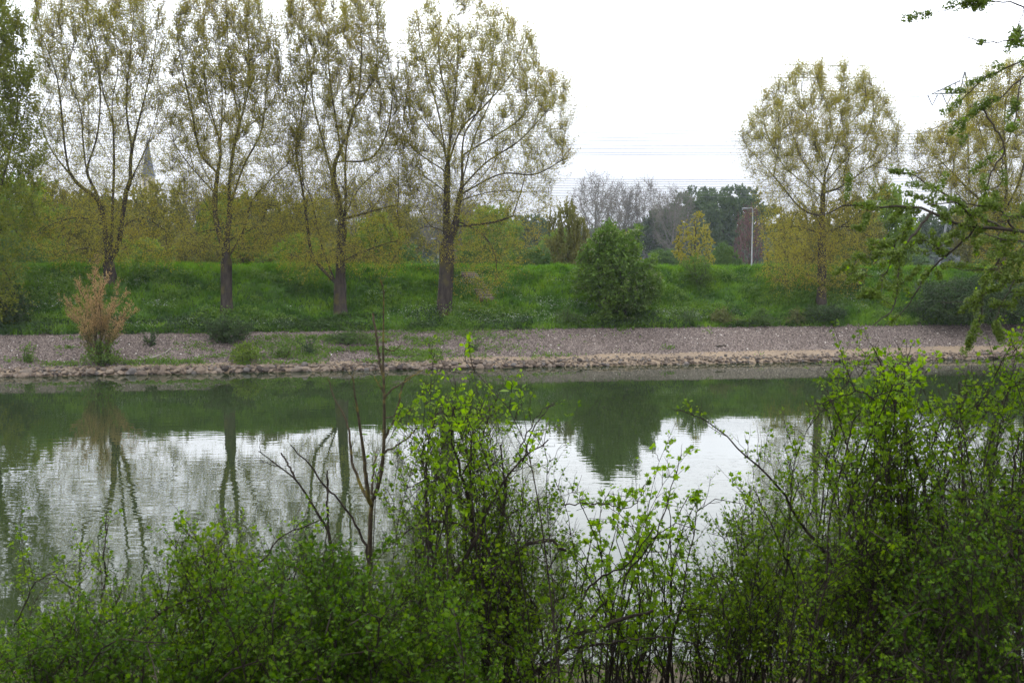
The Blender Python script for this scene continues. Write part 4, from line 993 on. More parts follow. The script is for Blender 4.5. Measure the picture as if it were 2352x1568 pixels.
for i in range(7):
    c = a + (b_ - a) * (i + .5) / 7; Mb = Mesh(); Mb.box((c[0], c[1] + .07, (c[2] + 2.4) / 2), (.09, .07, c[2] - 2.4)); Mb.build('post', M_steel, root)

# ------------------------------------------------------------------ church spires
def spire(x, yapex, ybase, w, Y, label, tower_w, ztop=None):
    ap = P(x, yapex, Y); bs = P(x, ybase, Y); r = w / 2 * Y / FPX
    root = empty('church_tower', (bs[0], Y, 2.3), label, 'church tower')
    Mb = Mesh(); a_ = np.arange(8) * math.pi / 4 + math.pi / 8
    rings = [(0, 1.0), (.12, .80), (.55, .38), (1, .02)]
    Vv = np.array([[(bs[0] + r * k * math.cos(q) * 1.08, Y + r * k * math.sin(q) * 1.08, bs[2] + (ap[2] - bs[2]) * h) for q in a_] for h, k in rings]).reshape(-1, 3)
    idx = np.arange(32).reshape(4, 8); nx = np.roll(idx, -1, 1)
    Mb.add(Vv, np.stack([idx[:-1], nx[:-1], nx[1:], idx[1:]], -1).reshape(-1, 4)); Mb.build('spire', M_slate, root)
    Mb = Mesh(); tw = tower_w * Y / FPX; Mb.box((bs[0], Y, (bs[2] + 2.3) / 2 - .1), (tw, tw, bs[2] - 2.5)); Mb.box((bs[0], Y, bs[2] - .35), (tw * 1.06, tw * 1.06, .5)); Mb.build('tower', M_sandst, root)
    Mb = Mesh(); Mb.tubes(np.array([[tuple(ap), (ap[0], ap[1], ap[2] + 1.6)]]), np.array([[.09, .07]]), 5); Mb.box((ap[0], ap[1], ap[2] + 1.1), (.9, .12, .12)); Mb.build('cross', M_steel, root)
    for sx_ in (-.22, .22):
        Mb = Mesh(); Mb.box((bs[0] + sx_ * tw, Y - tw / 2 - .05, bs[2] - 3.5), (tw * .16, .16, 3.2)); Mb.build('window', M_slate, root)
spire(341, 312, 405, 30, 520, 'tall slate-blue church spire seen through the leftmost full poplar', 22)
spire(814, 404, 424, 10, 620, 'small distant tower top peeking over the grey bare trees', 9)

# ------------------------------------------------------------------ pylon
def pylon(cx_px, Y, label, scale=1.0, ang=.0):
    c0 = P(cx_px, 640, Y); zb = 2.3; topz = P(cx_px, 165, Y)[2]; Hh = topz - zb
    root = empty('pylon', (c0[0], Y, zb), label, 'pylon', 'electricity pylons')
    ca, sa = math.cos(ang), math.sin(ang)
    def W(a, b, h): return np.array([c0[0] + a * ca - b * sa, Y + a * sa + b * ca, zb + h])
    hw = lambda h: np.interp(h / Hh, [0, .36, .72, .9, 1], [4.6, 2.2, 1.1, .9, .12])
    Mb = Mesh(); segs = []
    hs = [0, .13, .25, .36, .45, .53, .60, .66, .72, .78, .84, .90, .95, 1.0]; hs = [h * Hh for h in hs]
    for i in range(len(hs) - 1):
        h0, h1 = hs[i], hs[i + 1]; w0, w1 = hw(h0), hw(h1)
        cs0 = [W(a * w0, b_ * w0, h0) for a, b_ in ((-1, -1), (1, -1), (1, 1), (-1, 1))]; cs1 = [W(a * w1, b_ * w1, h1) for a, b_ in ((-1, -1), (1, -1), (1, 1), (-1, 1))]
        for k in range(4):
            segs.append((cs0[k], cs1[k], .13)); segs.append((cs0[k], cs1[(k + 1) % 4], .07)); segs.append((cs0[(k + 1) % 4], cs1[k], .07)); segs.append((cs1[k], cs1[(k + 1) % 4], .06))
    Mb.tubes(np.array([[a, b_] for a, b_, _ in segs]), np.array([[r, r] for _, _, r in segs]), 4)
    Mb.build('tower_lattice', M_steel, root)
    for (tip, hpx, arm) in ((2132, 213, 0), (2120, 301, 1), (2100, 394, 2)):
        Tp = P(tip, hpx, Y); h = Tp[2] - zb
        Lh = (P(2198, hpx, Y)[0] - Tp[0]) / max(ca, .3)
        Ma = Mesh(); segs = []
        for sg in (-1, 1):
            tipw = W(sg * Lh, 0, h); w = hw(h)
            lo = [W(sg * w, b_ * w, h) for b_ in (-1, 1)]; hi = [W(sg * w, b_ * w, h + 3.0) for b_ in (-1, 1)]
            for q in (0, 1):
                segs += [(lo[q], tipw, .11), (hi[q], tipw, .09)]
                for k in range(1, 6):
                    f_ = k / 6.0; segs.append((lo[q] * (1 - f_) + tipw * f_, hi[q] * (1 - f_) + tipw * f_, .05)); f2 = (k - 1) / 6.0; segs.append((lo[q] * (1 - f_) + tipw * f_, hi[q] * (1 - f2) + tipw * f2, .05))
            for k in range(1, 7):
                f_ = k / 7.0; segs.append((lo[0] * (1 - f_) + tipw * f_, lo[1] * (1 - f_) + tipw * f_, .05))
        Ma.tubes(np.array([[a, b_] for a, b_, _ in segs]), np.array([[r, r] for _, _, r in segs]), 4); Ma.build('crossarm', M_steel, root)
        for sg in (-1, 1):
            for f_ in (.95, .5):
                c = W(sg * Lh * f_, 0, h); Mi = Mesh(); 
                for dx in (-1.2, 1.2):
                    Mi.tubes(np.array([[c + np.array([dx, 0, -.15]), c + np.array([dx * .5, 0, -1.5]), c + np.array([0, 0, -2.7])]]), np.array([[.13, .13, .10]]), 5)
                Mi.build('insulator', M_slate, root)
    return root
pylon(2198, 250, 'large lattice pylon with three crossarms rising behind the rightmost poplar', ang=-.35)
pylon(-1400, 250, 'lattice pylon outside the left edge carrying the same lines', ang=-.35)
# conductors
groups = [ [(-8, 128, 152), (60, 165, 178), (95, 200, 205), (120, 223, 217)],
           [(238, 296, 300), (247, 304, 305), (262, 315, 312), (270, 322, 318), (285, 333, 326), (293, 341, 334), (300, 350, 342), (306, 354, 350)],
           [(337, 411, 398), (346, 416, 404), (356, 421, 412), (366, 427, 418), (378, 432, 424), (388, 438, 430), (396, 444, 438), (404, 450, 446)] ]
gl = ['topmost lines, spaced wide apart above the lone poplar', 'middle bundle of lines crossing the sky right of the thickest poplar', 'lowest bundle of lines just over the pale bare trees']
wl = [['topmost thin power line crossing the whole sky', 'second power line from the top of the sky', 'third power line from the top of the sky', 'fourth power line from the top, ending at the upper crossarm tip']]
ordn = ['first', 'second', 'third', 'fourth', 'fifth', 'sixth', 'seventh', 'lowest']
for gi, g_ in enumerate(groups):
    for wi, (y0, y1, y2) in enumerate(g_):
        xs_ = np.linspace(-500, 2560 if gi == 0 else 2330, 46)
        cf = np.polyfit([0, 1300, 2250], [y0, y1, y2], 2); Yd = 243 + wi * 1.6
        pts = np.array([P(x, np.polyval(cf, x), Yd) for x in xs_])
        Mb = Mesh(); Mb.tubes(pts[None], np.full((1, 46), (.07, .045, .035)[gi]), 4)
        lab = wl[0][wi] if gi == 0 else (ordn[wi] + ' line down in the ' + ('middle bundle of power lines' if gi == 1 else 'lowest bundle of power lines'))
        tag(Mb.build('power_line', M_wire, origin=tuple(pts[0])), lab, 'power line', 'high-voltage lines')

# ================================================================== foreground
def shoots(M, main, rs, spacing=.10, L0=.5, L1=.14, t0=.25, ang=.9, up=.35, r=.0035, sub=True, droop=0.0):
    """side shoots along main stems. main: list of (n,3). returns list of shoot arrays (B,5,3)"""
    O, D, T = [], [], []
    for w in main:
        ln = seg_len(w); k = max(1, int(ln * (1 - t0) / spacing)); t = np.sort(rs.uniform(t0, 1, k)); f = t * (len(w) - 1); i = np.minimum(f.astype(int), len(w) - 2); fr = (f - i)[:, None]
        O.append(w[i] * (1 - fr) + w[i + 1] * fr); D.append(norm(w[i + 1] - w[i])); T.append(t)
    O = np.concatenate(O); D = np.concatenate(D); T = np.concatenate(T); n = len(O)
    side = norm(np.cross(D, norm(rs.normal(0, 1, (n, 3)))))
    d = norm(D * math.cos(ang) + side * math.sin(ang) + np.array([0, 0, up]))
    Ls = (L0 + (L1 - L0) * T) * rs.uniform(.45, 1.25, n)
    q = np.linspace(0, 1, 5)[None, :, None]
    pts = O[:, None, :] + d[:, None, :] * Ls[:, None, None] * q + np.array([0, 0, .25 - droop]) * (Ls[:, None, None] * q ** 2) + rs.normal(0, .012, (n, 5, 3)) * q
    M.tubes(pts, np.repeat(np.linspace(r, r * .35, 5)[None], n, 0), 3)
    return pts, Ls
def leaves_on(pts, Ls, rs, per_m, size, shape, jitter=.012, tilt=.75, tmin=.08):
    if shape == 'haw': size = size * .76; per_m = per_m * 1.9
    else: size = size * .82; per_m = per_m * 1.2
    B = len(pts); ros = 4; k = np.maximum(1, (Ls * per_m / ros + .5).astype(int)); idx = np.repeat(np.arange(B), k)
    t = rs.uniform(tmin, 1.0, len(idx)); f = t * 4; i = np.minimum(f.astype(int), 3); fr = (f - i)[:, None]
    p_ = pts[idx, i] * (1 - fr) + pts[idx, i + 1] * fr; tang = norm(pts[idx, i + 1] - pts[idx, i])
    p_ = np.repeat(p_, ros, 0); tang = np.repeat(tang, ros, 0); rsz = np.repeat(rs.uniform(.65, 1.2, len(idx)), ros)
    d = norm(tang * .35 + rs.normal(0, .75, p_.shape) + np.array([0, 0, -.05]))
    p_ = p_ + d * jitter
    return stamp(p_, d, size * rsz * rs.uniform(.65, 1.2, len(p_)), rs, shape, tilt=tilt)
def shrub(name, label, Y, base_x, base_y, contour, ybot, ncane, seed, leafm=M_leafA, size=.05, shape='haw', per_m=28, L0=.5, L1=.16, spacing=.085,
          traced=(), cane_r=.009, group='shrubs on the near bank', depth=1.0, subs=.75, stemm=None, cat='shrub', arch=.25, tfac=.28, xr=None, ground=True, sk=1.0):
    rs = np.random.RandomState(seed)
    cx = np.array([c[0] for c in contour], float); cy = np.array([c[1] for c in contour], float)
    x0, x1 = (cx[0], cx[-1]) if xr is None else xr
    bp = P(base_x, 1500, Y); gz = float(znear(bp[0], Y - .03 * bp[0])) - .05; base = np.array([bp[0], Y, gz])
    root = empty(name, tuple(base), label, cat, group)
    mains = []; M = Mesh()
    bs = base + np.c_[rs.normal(0, .35, ncane) + (rs.uniform(x0, x1, ncane) - base_x) * Y / FPX * .55, rs.normal(0, .3 * depth, ncane), np.zeros(ncane)]
    for i in range(ncane):
        x = rs.uniform(x0, x1); top = np.interp(x, cx, cy); y = top + (ybot - top) * (rs.rand() ** 1.6) + rs.normal(0, 8)
        yy = Y + rs.normal(0, .5 * depth); tip = P(x, y, yy)
        b0 = bs[i].copy(); b0[0] = b0[0] * .4 + tip[0] * .6 if abs(b0[0] - tip[0]) > 1.2 else b0[0]
        b0[2] = float(znear(b0[0], b0[1] - .03 * b0[0])) - .03
        if tip[2] < b0[2] + .25: tip[2] = b0[2] + .25 + rs.rand() * .3
        v = tip - b0; mid = b0 + v * np.array([.3, .3, .62]) + rs.normal(0, .10, 3); mid2 = b0 + v * np.array([.68, .68, .92 + arch * .25]) + rs.normal(0, .07, 3)
        w = polyline(np.array([b0, mid, mid2, tip]), 12); w[1:-1] += rs.normal(0, .012, (10, 3))
        mains.append(w); M.tubes(w[None], (np.linspace(1, .3, 12) * cane_r * rs.uniform(.7, 1.3))[None], 5)
    for i in range(max(3, ncane // 9)):          # long new shoots standing clear of the mass
        x = rs.uniform(x0, x1); tip = P(x, np.interp(x, cx, cy) - rs.uniform(15, 95), Y + rs.normal(0, .5 * depth)); b0 = np.array([tip[0] + rs.normal(0, .45), tip[1] + rs.normal(0, .3), 0.])
        b0[2] = float(znear(b0[0], b0[1] - .03 * b0[0])); v = tip - b0
        w = polyline(np.array([b0, b0 + v * np.array([.1, .3, .4]) + rs.normal(0, .08, 3), b0 + v * np.array([.45, .68, .8]) + rs.normal(0, .05, 3), tip]), 14)
        mains.append(w); M.tubes(w[None], (np.linspace(1, .22, 14) * cane_r * rs.uniform(.6, 1.0))[None], 5)
    for (pts_, r0, r1, *rest) in traced:
        dy = (rest[0] if rest else 0.0) - .45
        w = polyline(np.array([P(a, b_, Y + dy) for a, b_ in pts_]), 26); w[1:-1] += rs.normal(0, .006, (24, 3)); w[:, 1] += np.cumsum(rs.normal(0, .012, 26))
        M.tubes(w[None], np.linspace(r0, r1, 26)[None], 7); mains.append(w)
    pts, Ls = shoots(M, mains, rs, spacing, L0, L1, tfac)
    V1, F1 = leaves_on(pts, Ls, rs, per_m, size, shape)
    keep = rs.rand(len(pts)) < subs
    sp, sl = shoots(M, list(pts[keep]), rs, .09, L0 * .45, L1 * .6, .15, r=.002)
    V2, F2 = leaves_on(sp, sl, rs, per_m * 1.1, size * .9, shape)
    V = np.concatenate([V1, V2]); F = np.concatenate([F1, F2 + len(V1)])
    if not ground: pass
    M.build('stems', stemm or M_stem, root, smooth=True)
    build('foliage', V, F, leafm, root, rnd=rs.rand(len(F)))
    return root

tamarisk()
# left masses
shrub('shrub', 'loose hawthorn shoots over the water at the lower left corner', 8.0, 130, 1500, [(-80, 1560), (60, 1500), (130, 1400), (200, 1290), (260, 1370), (330, 1350), (420, 1330)], 1600, 24, 401, per_m=19,
      traced=[([(222, 1568), (215, 1480), (230, 1330), (235, 1200)], .012, .004), ([(30, 1440), (90, 1330), (150, 1350), (210, 1440)], .006, .003)])
shrub('shrub', 'arching bramble-like shrub at the bottom left, in front of the straight poplar reflection', 7.2, 480, 1500, [(300, 1390), (380, 1310), (470, 1270), (560, 1240), (620, 1300), (700, 1330)], 1600, 39, 402, leafm=M_leafA, per_m=22,
      traced=[([(240, 1560), (330, 1440), (420, 1380), (560, 1330), (650, 1230), (740, 1190)], .010, .004), ([(420, 1568), (440, 1480), (500, 1350), (560, 1280)], .010, .004)])
shrub('shrub', 'dense bright green shrub left of the bare lichened sapling', 7.0, 740, 1500, [(600, 1350), (680, 1300), (760, 1285), (830, 1280), (900, 1330), (960, 1350)], 1600, 41, 403, leafm=M_leafC, per_m=26, size=.052)
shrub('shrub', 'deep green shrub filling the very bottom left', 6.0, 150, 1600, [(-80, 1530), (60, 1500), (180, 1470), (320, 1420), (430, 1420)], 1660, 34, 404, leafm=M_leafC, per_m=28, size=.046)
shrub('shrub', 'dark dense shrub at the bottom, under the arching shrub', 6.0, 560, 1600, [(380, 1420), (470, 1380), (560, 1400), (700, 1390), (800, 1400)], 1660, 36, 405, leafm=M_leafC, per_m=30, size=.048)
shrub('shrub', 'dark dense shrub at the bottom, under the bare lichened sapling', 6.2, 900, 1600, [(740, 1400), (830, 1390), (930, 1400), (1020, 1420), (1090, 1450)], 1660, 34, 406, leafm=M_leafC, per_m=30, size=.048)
# central shrub with traced stems
shrub('thorn_shrub', 'tall tangled thorn shrub with dark crooked stems in the bottom centre', 8.2, 1120, 1500, [(890, 1180), (920, 1060), (965, 960), (1000, 900), (1060, 890), (1130, 960), (1200, 990), (1280, 1010), (1310, 1120)], 1420, 53, 407, per_m=12, size=.050, cane_r=.007, L0=.55, spacing=.10, xr=(900, 1330),
      traced=[([(1171, 1568), (1168, 1450), (1166, 1324), (1185, 1275), (1204, 1253), (1251, 1238), (1300, 1262)], .034, .012), ([(1005, 1568), (998, 1395), (991, 1253), (981, 1111), (986, 1016), (1010, 945), (1029, 936)], .016, .005),
              ([(1114, 1568), (1112, 1395), (1109, 1300), (1086, 1229), (1081, 1158), (1062, 1087), (1040, 1010), (1045, 930)], .030, .006, .2), ([(1005, 1420), (1052, 1305), (1086, 1253), (1130, 1150), (1190, 1060), (1260, 1010)], .020, .005, -.2),
              ([(1060, 1568), (1100, 1420), (1147, 1220), (1160, 1130), (1150, 1020)], .024, .006, .3), ([(1166, 1330), (1120, 1270), (1060, 1210), (960, 1210), (900, 1250)], .014, .005), ([(1112, 1300), (1170, 1350), (1200, 1420)], .012, .006),
              ([(1081, 1160), (1000, 1100), (930, 1120)], .009, .004), ([(1062, 1090), (1110, 1000), (1130, 930), (1145, 1000)], .008, .003), ([(1180, 1060), (1230, 960), (1272, 925)], .007, .0025)])
shrub('shrub', 'yellow-green leafy sprays rising out of the thorn shrub top', 7.6, 1050, 1500, [(985, 900), (1010, 890), (1060, 872), (1110, 940), (1140, 960)], 1160, 14, 408, leafm=M_leafB, shape='oval', per_m=20, size=.062, L0=.3, spacing=.14, tfac=.6)
shrub('shrub', 'leafy undergrowth at the foot of the thorn shrub', 7.4, 1180, 1550, [(960, 1330), (1060, 1290), (1180, 1310), (1300, 1330), (1400, 1370)], 1620, 28, 409, leafm=M_leafA, per_m=13, size=.048, L0=.4)
# maple seedlings
shrub('field_maple', 'light green young maple with star-shaped leaves over the bright water', 8.6, 1450, 1550, [(1290, 1240), (1345, 1120), (1400, 1180), (1440, 1130), (1500, 1110), (1560, 1045), (1590, 1120), (1640, 1100), (1660, 1180)], 1460, 40, 410, leafm=M_leafB, shape='lobed', per_m=16, size=.062, L0=.26, L1=.10, spacing=.12, tfac=.4, subs=.3,
      traced=[([(1330, 1449), (1410, 1350), (1500, 1240), (1540, 1130), (1567, 1045)], .010, .003), ([(1300, 1450), (1360, 1340), (1440, 1290), (1500, 1200)], .012, .004), ([(1290, 1160), (1380, 1158), (1450, 1165), (1490, 1100)], .006, .003)])
shrub('shrub', 'twiggy half-open shrub between the thorn shrub and the dense right-hand thicket', 9.5, 1450, 1600, [(1250, 1360), (1350, 1330), (1450, 1330), (1550, 1310), (1650, 1300)], 1600, 40, 411, leafm=M_leafA, per_m=6, size=.045, L0=.5, spacing=.12,
      traced=[([(1144, 1565), (1248, 1532), (1289, 1495), (1335, 1449), (1410, 1422), (1500, 1400)], .032, .012, -1.2), ([(1289, 1495), (1400, 1470), (1520, 1460), (1640, 1490)], .013, .005, -1.2)])
# right masses
shrub('shrub', 'bushy green shrub left part of the right-hand thicket', 8.2, 1750, 1500, [(1560, 1290), (1620, 1230), (1690, 1160), (1760, 1110), (1830, 1090), (1900, 1060)], 1440, 39, 412, leafm=M_leafA, per_m=16,
      traced=[([(1975, 1568), (1960, 1450), (1948, 1400), (1922, 1309), (1842, 1203), (1789, 1118), (1709, 1043), (1633, 973), (1559, 940)], .020, .003), ([(1900, 1568), (1850, 1400), (1790, 1250), (1730, 1120)], .012, .004)])
shrub('shrub', 'shadowy tangle of twigs at the bottom right with water glinting through', 9.0, 1750, 1600, [(1540, 1380), (1650, 1330), (1800, 1300), (1950, 1310), (2050, 1330)], 1620, 58, 413, leafm=M_leafC, per_m=5, size=.042, L0=.6, spacing=.10)
shrub('shrub', 'tall upright shrub with straight rods rising highest above the right thicket', 7.4, 2040, 1500, [(1840, 1010), (1880, 900), (1930, 960), (1985, 860), (2030, 830), (2080, 860), (2110, 940), (2180, 1010)], 1420, 37, 414, leafm=M_leafA, per_m=18,
      traced=[([(2190, 1230), (2142, 1171), (2110, 1080), (2076, 985), (2050, 920), (2028, 852), (2007, 799)], .013, .004), ([(2033, 1500), (2033, 1213), (2031, 937)], .009, .004), ([(2076, 1480), (2078, 1213), (2074, 974)], .009, .004), ([(1998, 1500), (1970, 1250), (1945, 1050), (1898, 905)], .010, .004, .2), ([(2010, 920), (1980, 900), (1935, 903), (1880, 930)], .006, .003)])
shrub('field_maple', 'broad-leaved bright spray at the very top of the right-hand thicket', 7.0, 2030, 1500, [(1985, 860), (2005, 800), (2050, 850), (2100, 880)], 1000, 12, 415, leafm=M_leafB, shape='lobed', per_m=16, size=.052, L0=.22, spacing=.12, tfac=.6)
shrub('shrub', 'leafy shrub at the right edge under the hanging elm twigs', 6.8, 2280, 1500, [(2140, 1010), (2190, 940), (2230, 900), (2290, 880), (2350, 840), (2430, 830)], 1440, 39, 416, leafm=M_leafA, per_m=19, size=.046,
      traced=[([(2260, 1568), (2241, 1500), (2209, 1400), (2187, 1267), (2209, 1160), (2206, 1054), (2200, 960)], .018, .004), ([(2187, 1262), (2270, 1190), (2360, 1130)], .010, .005), ([(2179, 1568), (2178, 1400), (2177, 1213), (2160, 1080)], .009, .004), ([(2400, 1500), (2340, 1300), (2320, 1150), (2330, 980)], .012, .004)])
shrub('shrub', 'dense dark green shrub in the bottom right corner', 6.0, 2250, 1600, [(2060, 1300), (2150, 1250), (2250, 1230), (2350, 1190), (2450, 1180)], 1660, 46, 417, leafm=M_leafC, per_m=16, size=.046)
shrub('shrub', 'thin see-through shrub below the tall upright rods', 7.0, 1990, 1600, [(1820, 1330), (1900, 1250), (2000, 1240), (2100, 1260), (2180, 1290)], 1640, 37, 418, leafm=M_leafA, per_m=9, size=.046, L0=.5,
      traced=[([(1965, 1520), (1975, 1470), (2001, 1373), (2020, 1320)], .009, .003)])

# bare lichened sapling
def bare(name, label, Y, lines, seed, m, base_x):
    rs = np.random.RandomState(seed); bp = P(base_x, 1500, Y); gz = float(znear(bp[0], Y - .03 * bp[0])) - .05
    root = empty(name, (bp[0], Y, gz), label, 'sapling'); M = Mesh(); Mt = Mesh(); mains = []
    for i, (pts_, r0, r1, dy) in enumerate(lines):
        w = polyline(np.array([P(a, b_, Y + dy * k) for k, (a, b_) in zip(np.linspace(0, 1, len(pts_)), pts_)]), 26)
        if i == 0: w = np.vstack([[bp[0] - .05, Y, gz], w])
        if i > 0: w[1:-1] += rs.normal(0, .004, (len(w) - 2, 3))
        M.tubes(w[None], np.linspace(r0, r1, len(w))[None], 7); mains.append(w)
    shoots(M, mains, rs, .16, .16, .07, .3, ang=.8, r=.0035)
    M.build('trunk', m, root, smooth=True)
    return root
bare('bare_sapling', 'leafless lichen-yellow sapling standing before the water, tallest thing left of centre', 8.6,
  [([(847, 1480), (847, 1371), (849, 1280), (851, 1205), (854, 1153), (873, 1101), (882, 1016), (882, 898), (880, 830), (881, 735), (881, 658), (874, 640)], .030, .004, 0),
   ([(881, 864), (872, 832), (865, 767), (856, 719)], .014, .009, .15), ([(854, 1160), (847, 1144), (835, 1049), (821, 936), (809, 865)], .022, .006, -.3), ([(847, 1144), (835, 1130), (811, 1063), (797, 969), (770, 920), (754, 870)], .016, .005, .3),
   ([(854, 1135), (858, 1078), (866, 1030)], .012, .004, .2), ([(884, 1007), (910, 945), (929, 874), (950, 862), (972, 851)], .012, .004, .3), ([(882, 1040), (929, 1011), (958, 983)], .010, .006, -.2), ([(882, 916), (905, 890), (930, 877), (972, 848)], .010, .003, .1),
   ([(880, 800), (905, 805), (923, 785)], .006, .002, 0), ([(881, 900), (868, 880), (858, 862)], .007, .003, 0), ([(882, 960), (910, 955), (955, 938)], .007, .003, .2), ([(874, 645), (878, 655), (880, 665)], .006, .004, 0)], 451, M_moss, 847)
bare('bare_sapling', 'forked leafless grey-brown sapling leaning left of the lichened one', 8.4,
  [([(790, 1450), (773, 1324), (760, 1260), (754, 1219), (730, 1180), (712, 1149), (679, 1101), (640, 1070), (594, 1035)], .022, .004, 0), ([(679, 1101), (665, 1070), (646, 1040)], .009, .007, .2),
   ([(847, 1290), (835, 1238), (787, 1158), (750, 1120), (712, 1068), (667, 1021)], .013, .005, .2), ([(754, 1219), (752, 1150), (752, 1080)], .011, .006, -.1), ([(640, 1072), (610, 1062), (596, 1060)], .004, .002, 0)], 452, M_stem, 785)
# single long bare rods
for q, (pts_, Y, lab) in enumerate([([(730, 1568), (745, 1400), (750, 1250), (755, 1100)], 7.6, 'thin dark upright rod left of the lichened sapling'), ([(990, 1568), (985, 1300), (984, 1150)], 7.2, 'thin dark upright rod right of the lichened sapling'),
       ([(1200, 1060), (1225, 985), (1250, 950), (1275, 925)], 8.0, 'thin bare twig arching up over the water from the thorn shrub')]):
    Mb = Mesh(); w = polyline(np.array([P(a, b_, Y) for a, b_ in pts_]), 18); w[1:-1] += np.random.RandomState(q).normal(0, .004, (16, 3)); Mb.tubes(w[None], np.linspace(.009, .003, 18)[None], 5)
    tag(Mb.build('bare_twig', M_stem, origin=tuple(w[0])), lab, 'twig')

# ------------------------------------------------------------------ elm hanging in from the right
def elm():
    rs = np.random.RandomState(471); Y = 6.2
    base = np.array([6.6, 6.6, float(znear(6.6, 6.4)) - .05])
    root = empty('elm_tree', tuple(base), 'elm whose dark branches hung with pale green fruit clusters reach in from the right edge', 'tree')
    M = Mesh(); tr = polyline(np.array([base, base + [0, .1, 2.5], base + [.2, 0, 5.0], base + [.3, -.2, 8.5]]), 20); M.tubes(tr[None], np.linspace(.22, .12, 20)[None], 12)
    lines = [ # px polyline, r0, r1, depth drift, cluster density
     ([(2480, 545), (2352, 531), (2292, 526), (2199, 513), (2144, 487), (2099, 474), (2009, 473), (1944, 474), (1899, 490), (1867, 494), (1830, 470)], .018, .003, 0, 1.0, tr[9]),
     ([(2144, 506), (2096, 542), (2067, 587), (2063, 639), (2057, 687), (2044, 716), (2005, 748)], .009, .003, -.3, 1.3, None),
     ([(2237, 523), (2167, 593), (2128, 632), (2102, 677), (2070, 719), (2040, 745)], .008, .0025, .3, .7, None),
     ([(2321, 535), (2308, 568), (2273, 635), (2257, 664), (2257, 716), (2238, 761), (2225, 800)], .008, .003, .2, 1.1, None),
     ([(2480, 90), (2352, 139), (2267, 176), (2229, 211), (2190, 245)], .009, .003, .4, .8, tr[15]), ([(2480, 110), (2352, 176), (2313, 211), (2267, 242), (2229, 260), (2186, 302)], .009, .003, .2, .9, tr[14]),
     ([(2480, 60), (2352, 18), (2302, 2), (2214, 7), (2165, 28), (2106, 32)], .008, .002, 0, .9, tr[16]), ([(2480, 85), (2352, 91), (2267, 98), (2230, 85), (2179, 70)], .007, .002, -.3, .8, tr[15]),
     ([(2267, 242), (2306, 334), (2274, 404), (2257, 478)], .006, .004, .2, .4, None), ([(2004, 380), (2092, 401), (2144, 429), (2246, 492), (2292, 527)][::-1], .008, .002, .3, .5, None),
     ([(2257, 478), (2200, 470), (2130, 470)], .007, .003, -.3, .9, None), ([(2480, 560), (2352, 555), (2290, 545), (2262, 535)], .008, .003, -.4, .8, tr[9]), ([(2352, 470), (2290, 478), (2230, 470), (2190, 440)], .007, .002, -.2, .9, None),
     ([(2009, 473), (1990, 500), (1970, 520), (1950, 530)], .004, .0015, -.1, 1.6, None), ([(2099, 500), (2060, 550), (2000, 560)], .004, .0015, .1, 1.5, None), ([(2063, 600), (2010, 590), (1960, 590)], .004, .0015, -.1, 1.8, None),
     ([(2060, 600), (2030, 630), (1940, 628)], .004, .0015, .1, 1.3, None), ([(2057, 687), (2020, 675), (1990, 670)], .004, .0015, -.1, 1.7, None), ([(2480, 600), (2352, 590), (2310, 615), (2220, 620), (2160, 610)], .007, .002, -.2, 1.3, tr[8]),
     ([(2480, 650), (2352, 640), (2290, 660), (2230, 690), (2160, 695)], .006, .002, .2, 1.6, tr[8]), ([(2480, 690), (2352, 680), (2320, 700), (2270, 700)], .006, .002, 0, 1.5, tr[7]), ([(2352, 560), (2330, 640), (2300, 700), (2290, 740), (2310, 780)], .005, .002, 0, 1.1, None),
     ([(2144, 487), (2150, 440), (2160, 420)], .003, .0015, 0, 1.6, None), ([(2352, 400), (2300, 420), (2250, 440)], .004, .002, .2, 1.1, None), ([(2350, 30), (2330, 90), (2300, 120)], .003, .0015, 0, 1.2, None), ([(2400, 260), (2330, 280), (2310, 330), (2250, 380)], .005, .002, 0, .8, None),
     ([(2167, 593), (2140, 560), (2110, 545)], .003, .0015, 0, 1.8, None), ([(2199, 513), (2170, 560), (2120, 580)], .004, .0015, -.2, 1.4, None), ([(2425, 480), (2352, 500), (2300, 495)], .006, .003, -.3, 1.2, None)]
    mains = []; Vs, Fs, n0 = [], [], 0
    allw = []
    for (pts_, r0, r1, dd, dens, conn) in lines:
        pts_ = np.array(pts_, float)
        k = np.linspace(0, 1, len(pts_))
        w = np.array([P(a, b_, Y + dd * (.2 + q)) for (a, b_), q in zip(pts_, k)])
        if conn is None and allw:
            A_ = np.concatenate(allw); j = np.argmin(np.linalg.norm(A_ - w[0], axis=1))
            if np.linalg.norm(A_[j] - w[0]) < .5: w[0] = A_[j]
        w = polyline(w, 24)
        if conn is not None: w = np.vstack([polyline(np.array([conn, (conn + w[0]) / 2 + [0, 0, .15], w[0]]), 8)[:-1], w])
        w[1:-1] += rs.normal(0, .004, (len(w) - 2, 3)); M.tubes(w[None], np.linspace(r0, r1, len(w))[None], 6); allw.append(w[-24:]); mains.append((w[-24:], dens, seg_len(w[-24:])))
    M.build('branches', M_bark_dark, root, smooth=True)
    C = []; Mt = Mesh()
    for w, dens, ln in mains:
        for _ in range(int(ln * 7.0 * dens) + 1):
            f = rs.uniform(.12, .98) * 22; i = int(f); p_ = w[i] * (1 - f + i) + w[i + 1] * (f - i); run = rs.randint(2, 7)
            dr = norm(w[i + 1] - w[i])
            if rs.rand() < .5:
                dr = norm(dr * .6 + rs.normal(0, .6, 3)); e_ = dr * (.05 + run * .030)
                Mt.tubes(np.array([[p_, p_ + e_ * .5, p_ + e_]]), np.array([[.003, .002, .0012]]), 3); p_ = p_ + dr * .04
            rr_ = rs.uniform(.022, .036)
            for k_ in range(run): C.append((p_ + dr * k_ * .030 + rs.normal(0, .006, 3), dr, rr_ * rs.uniform(.75, 1.1)))
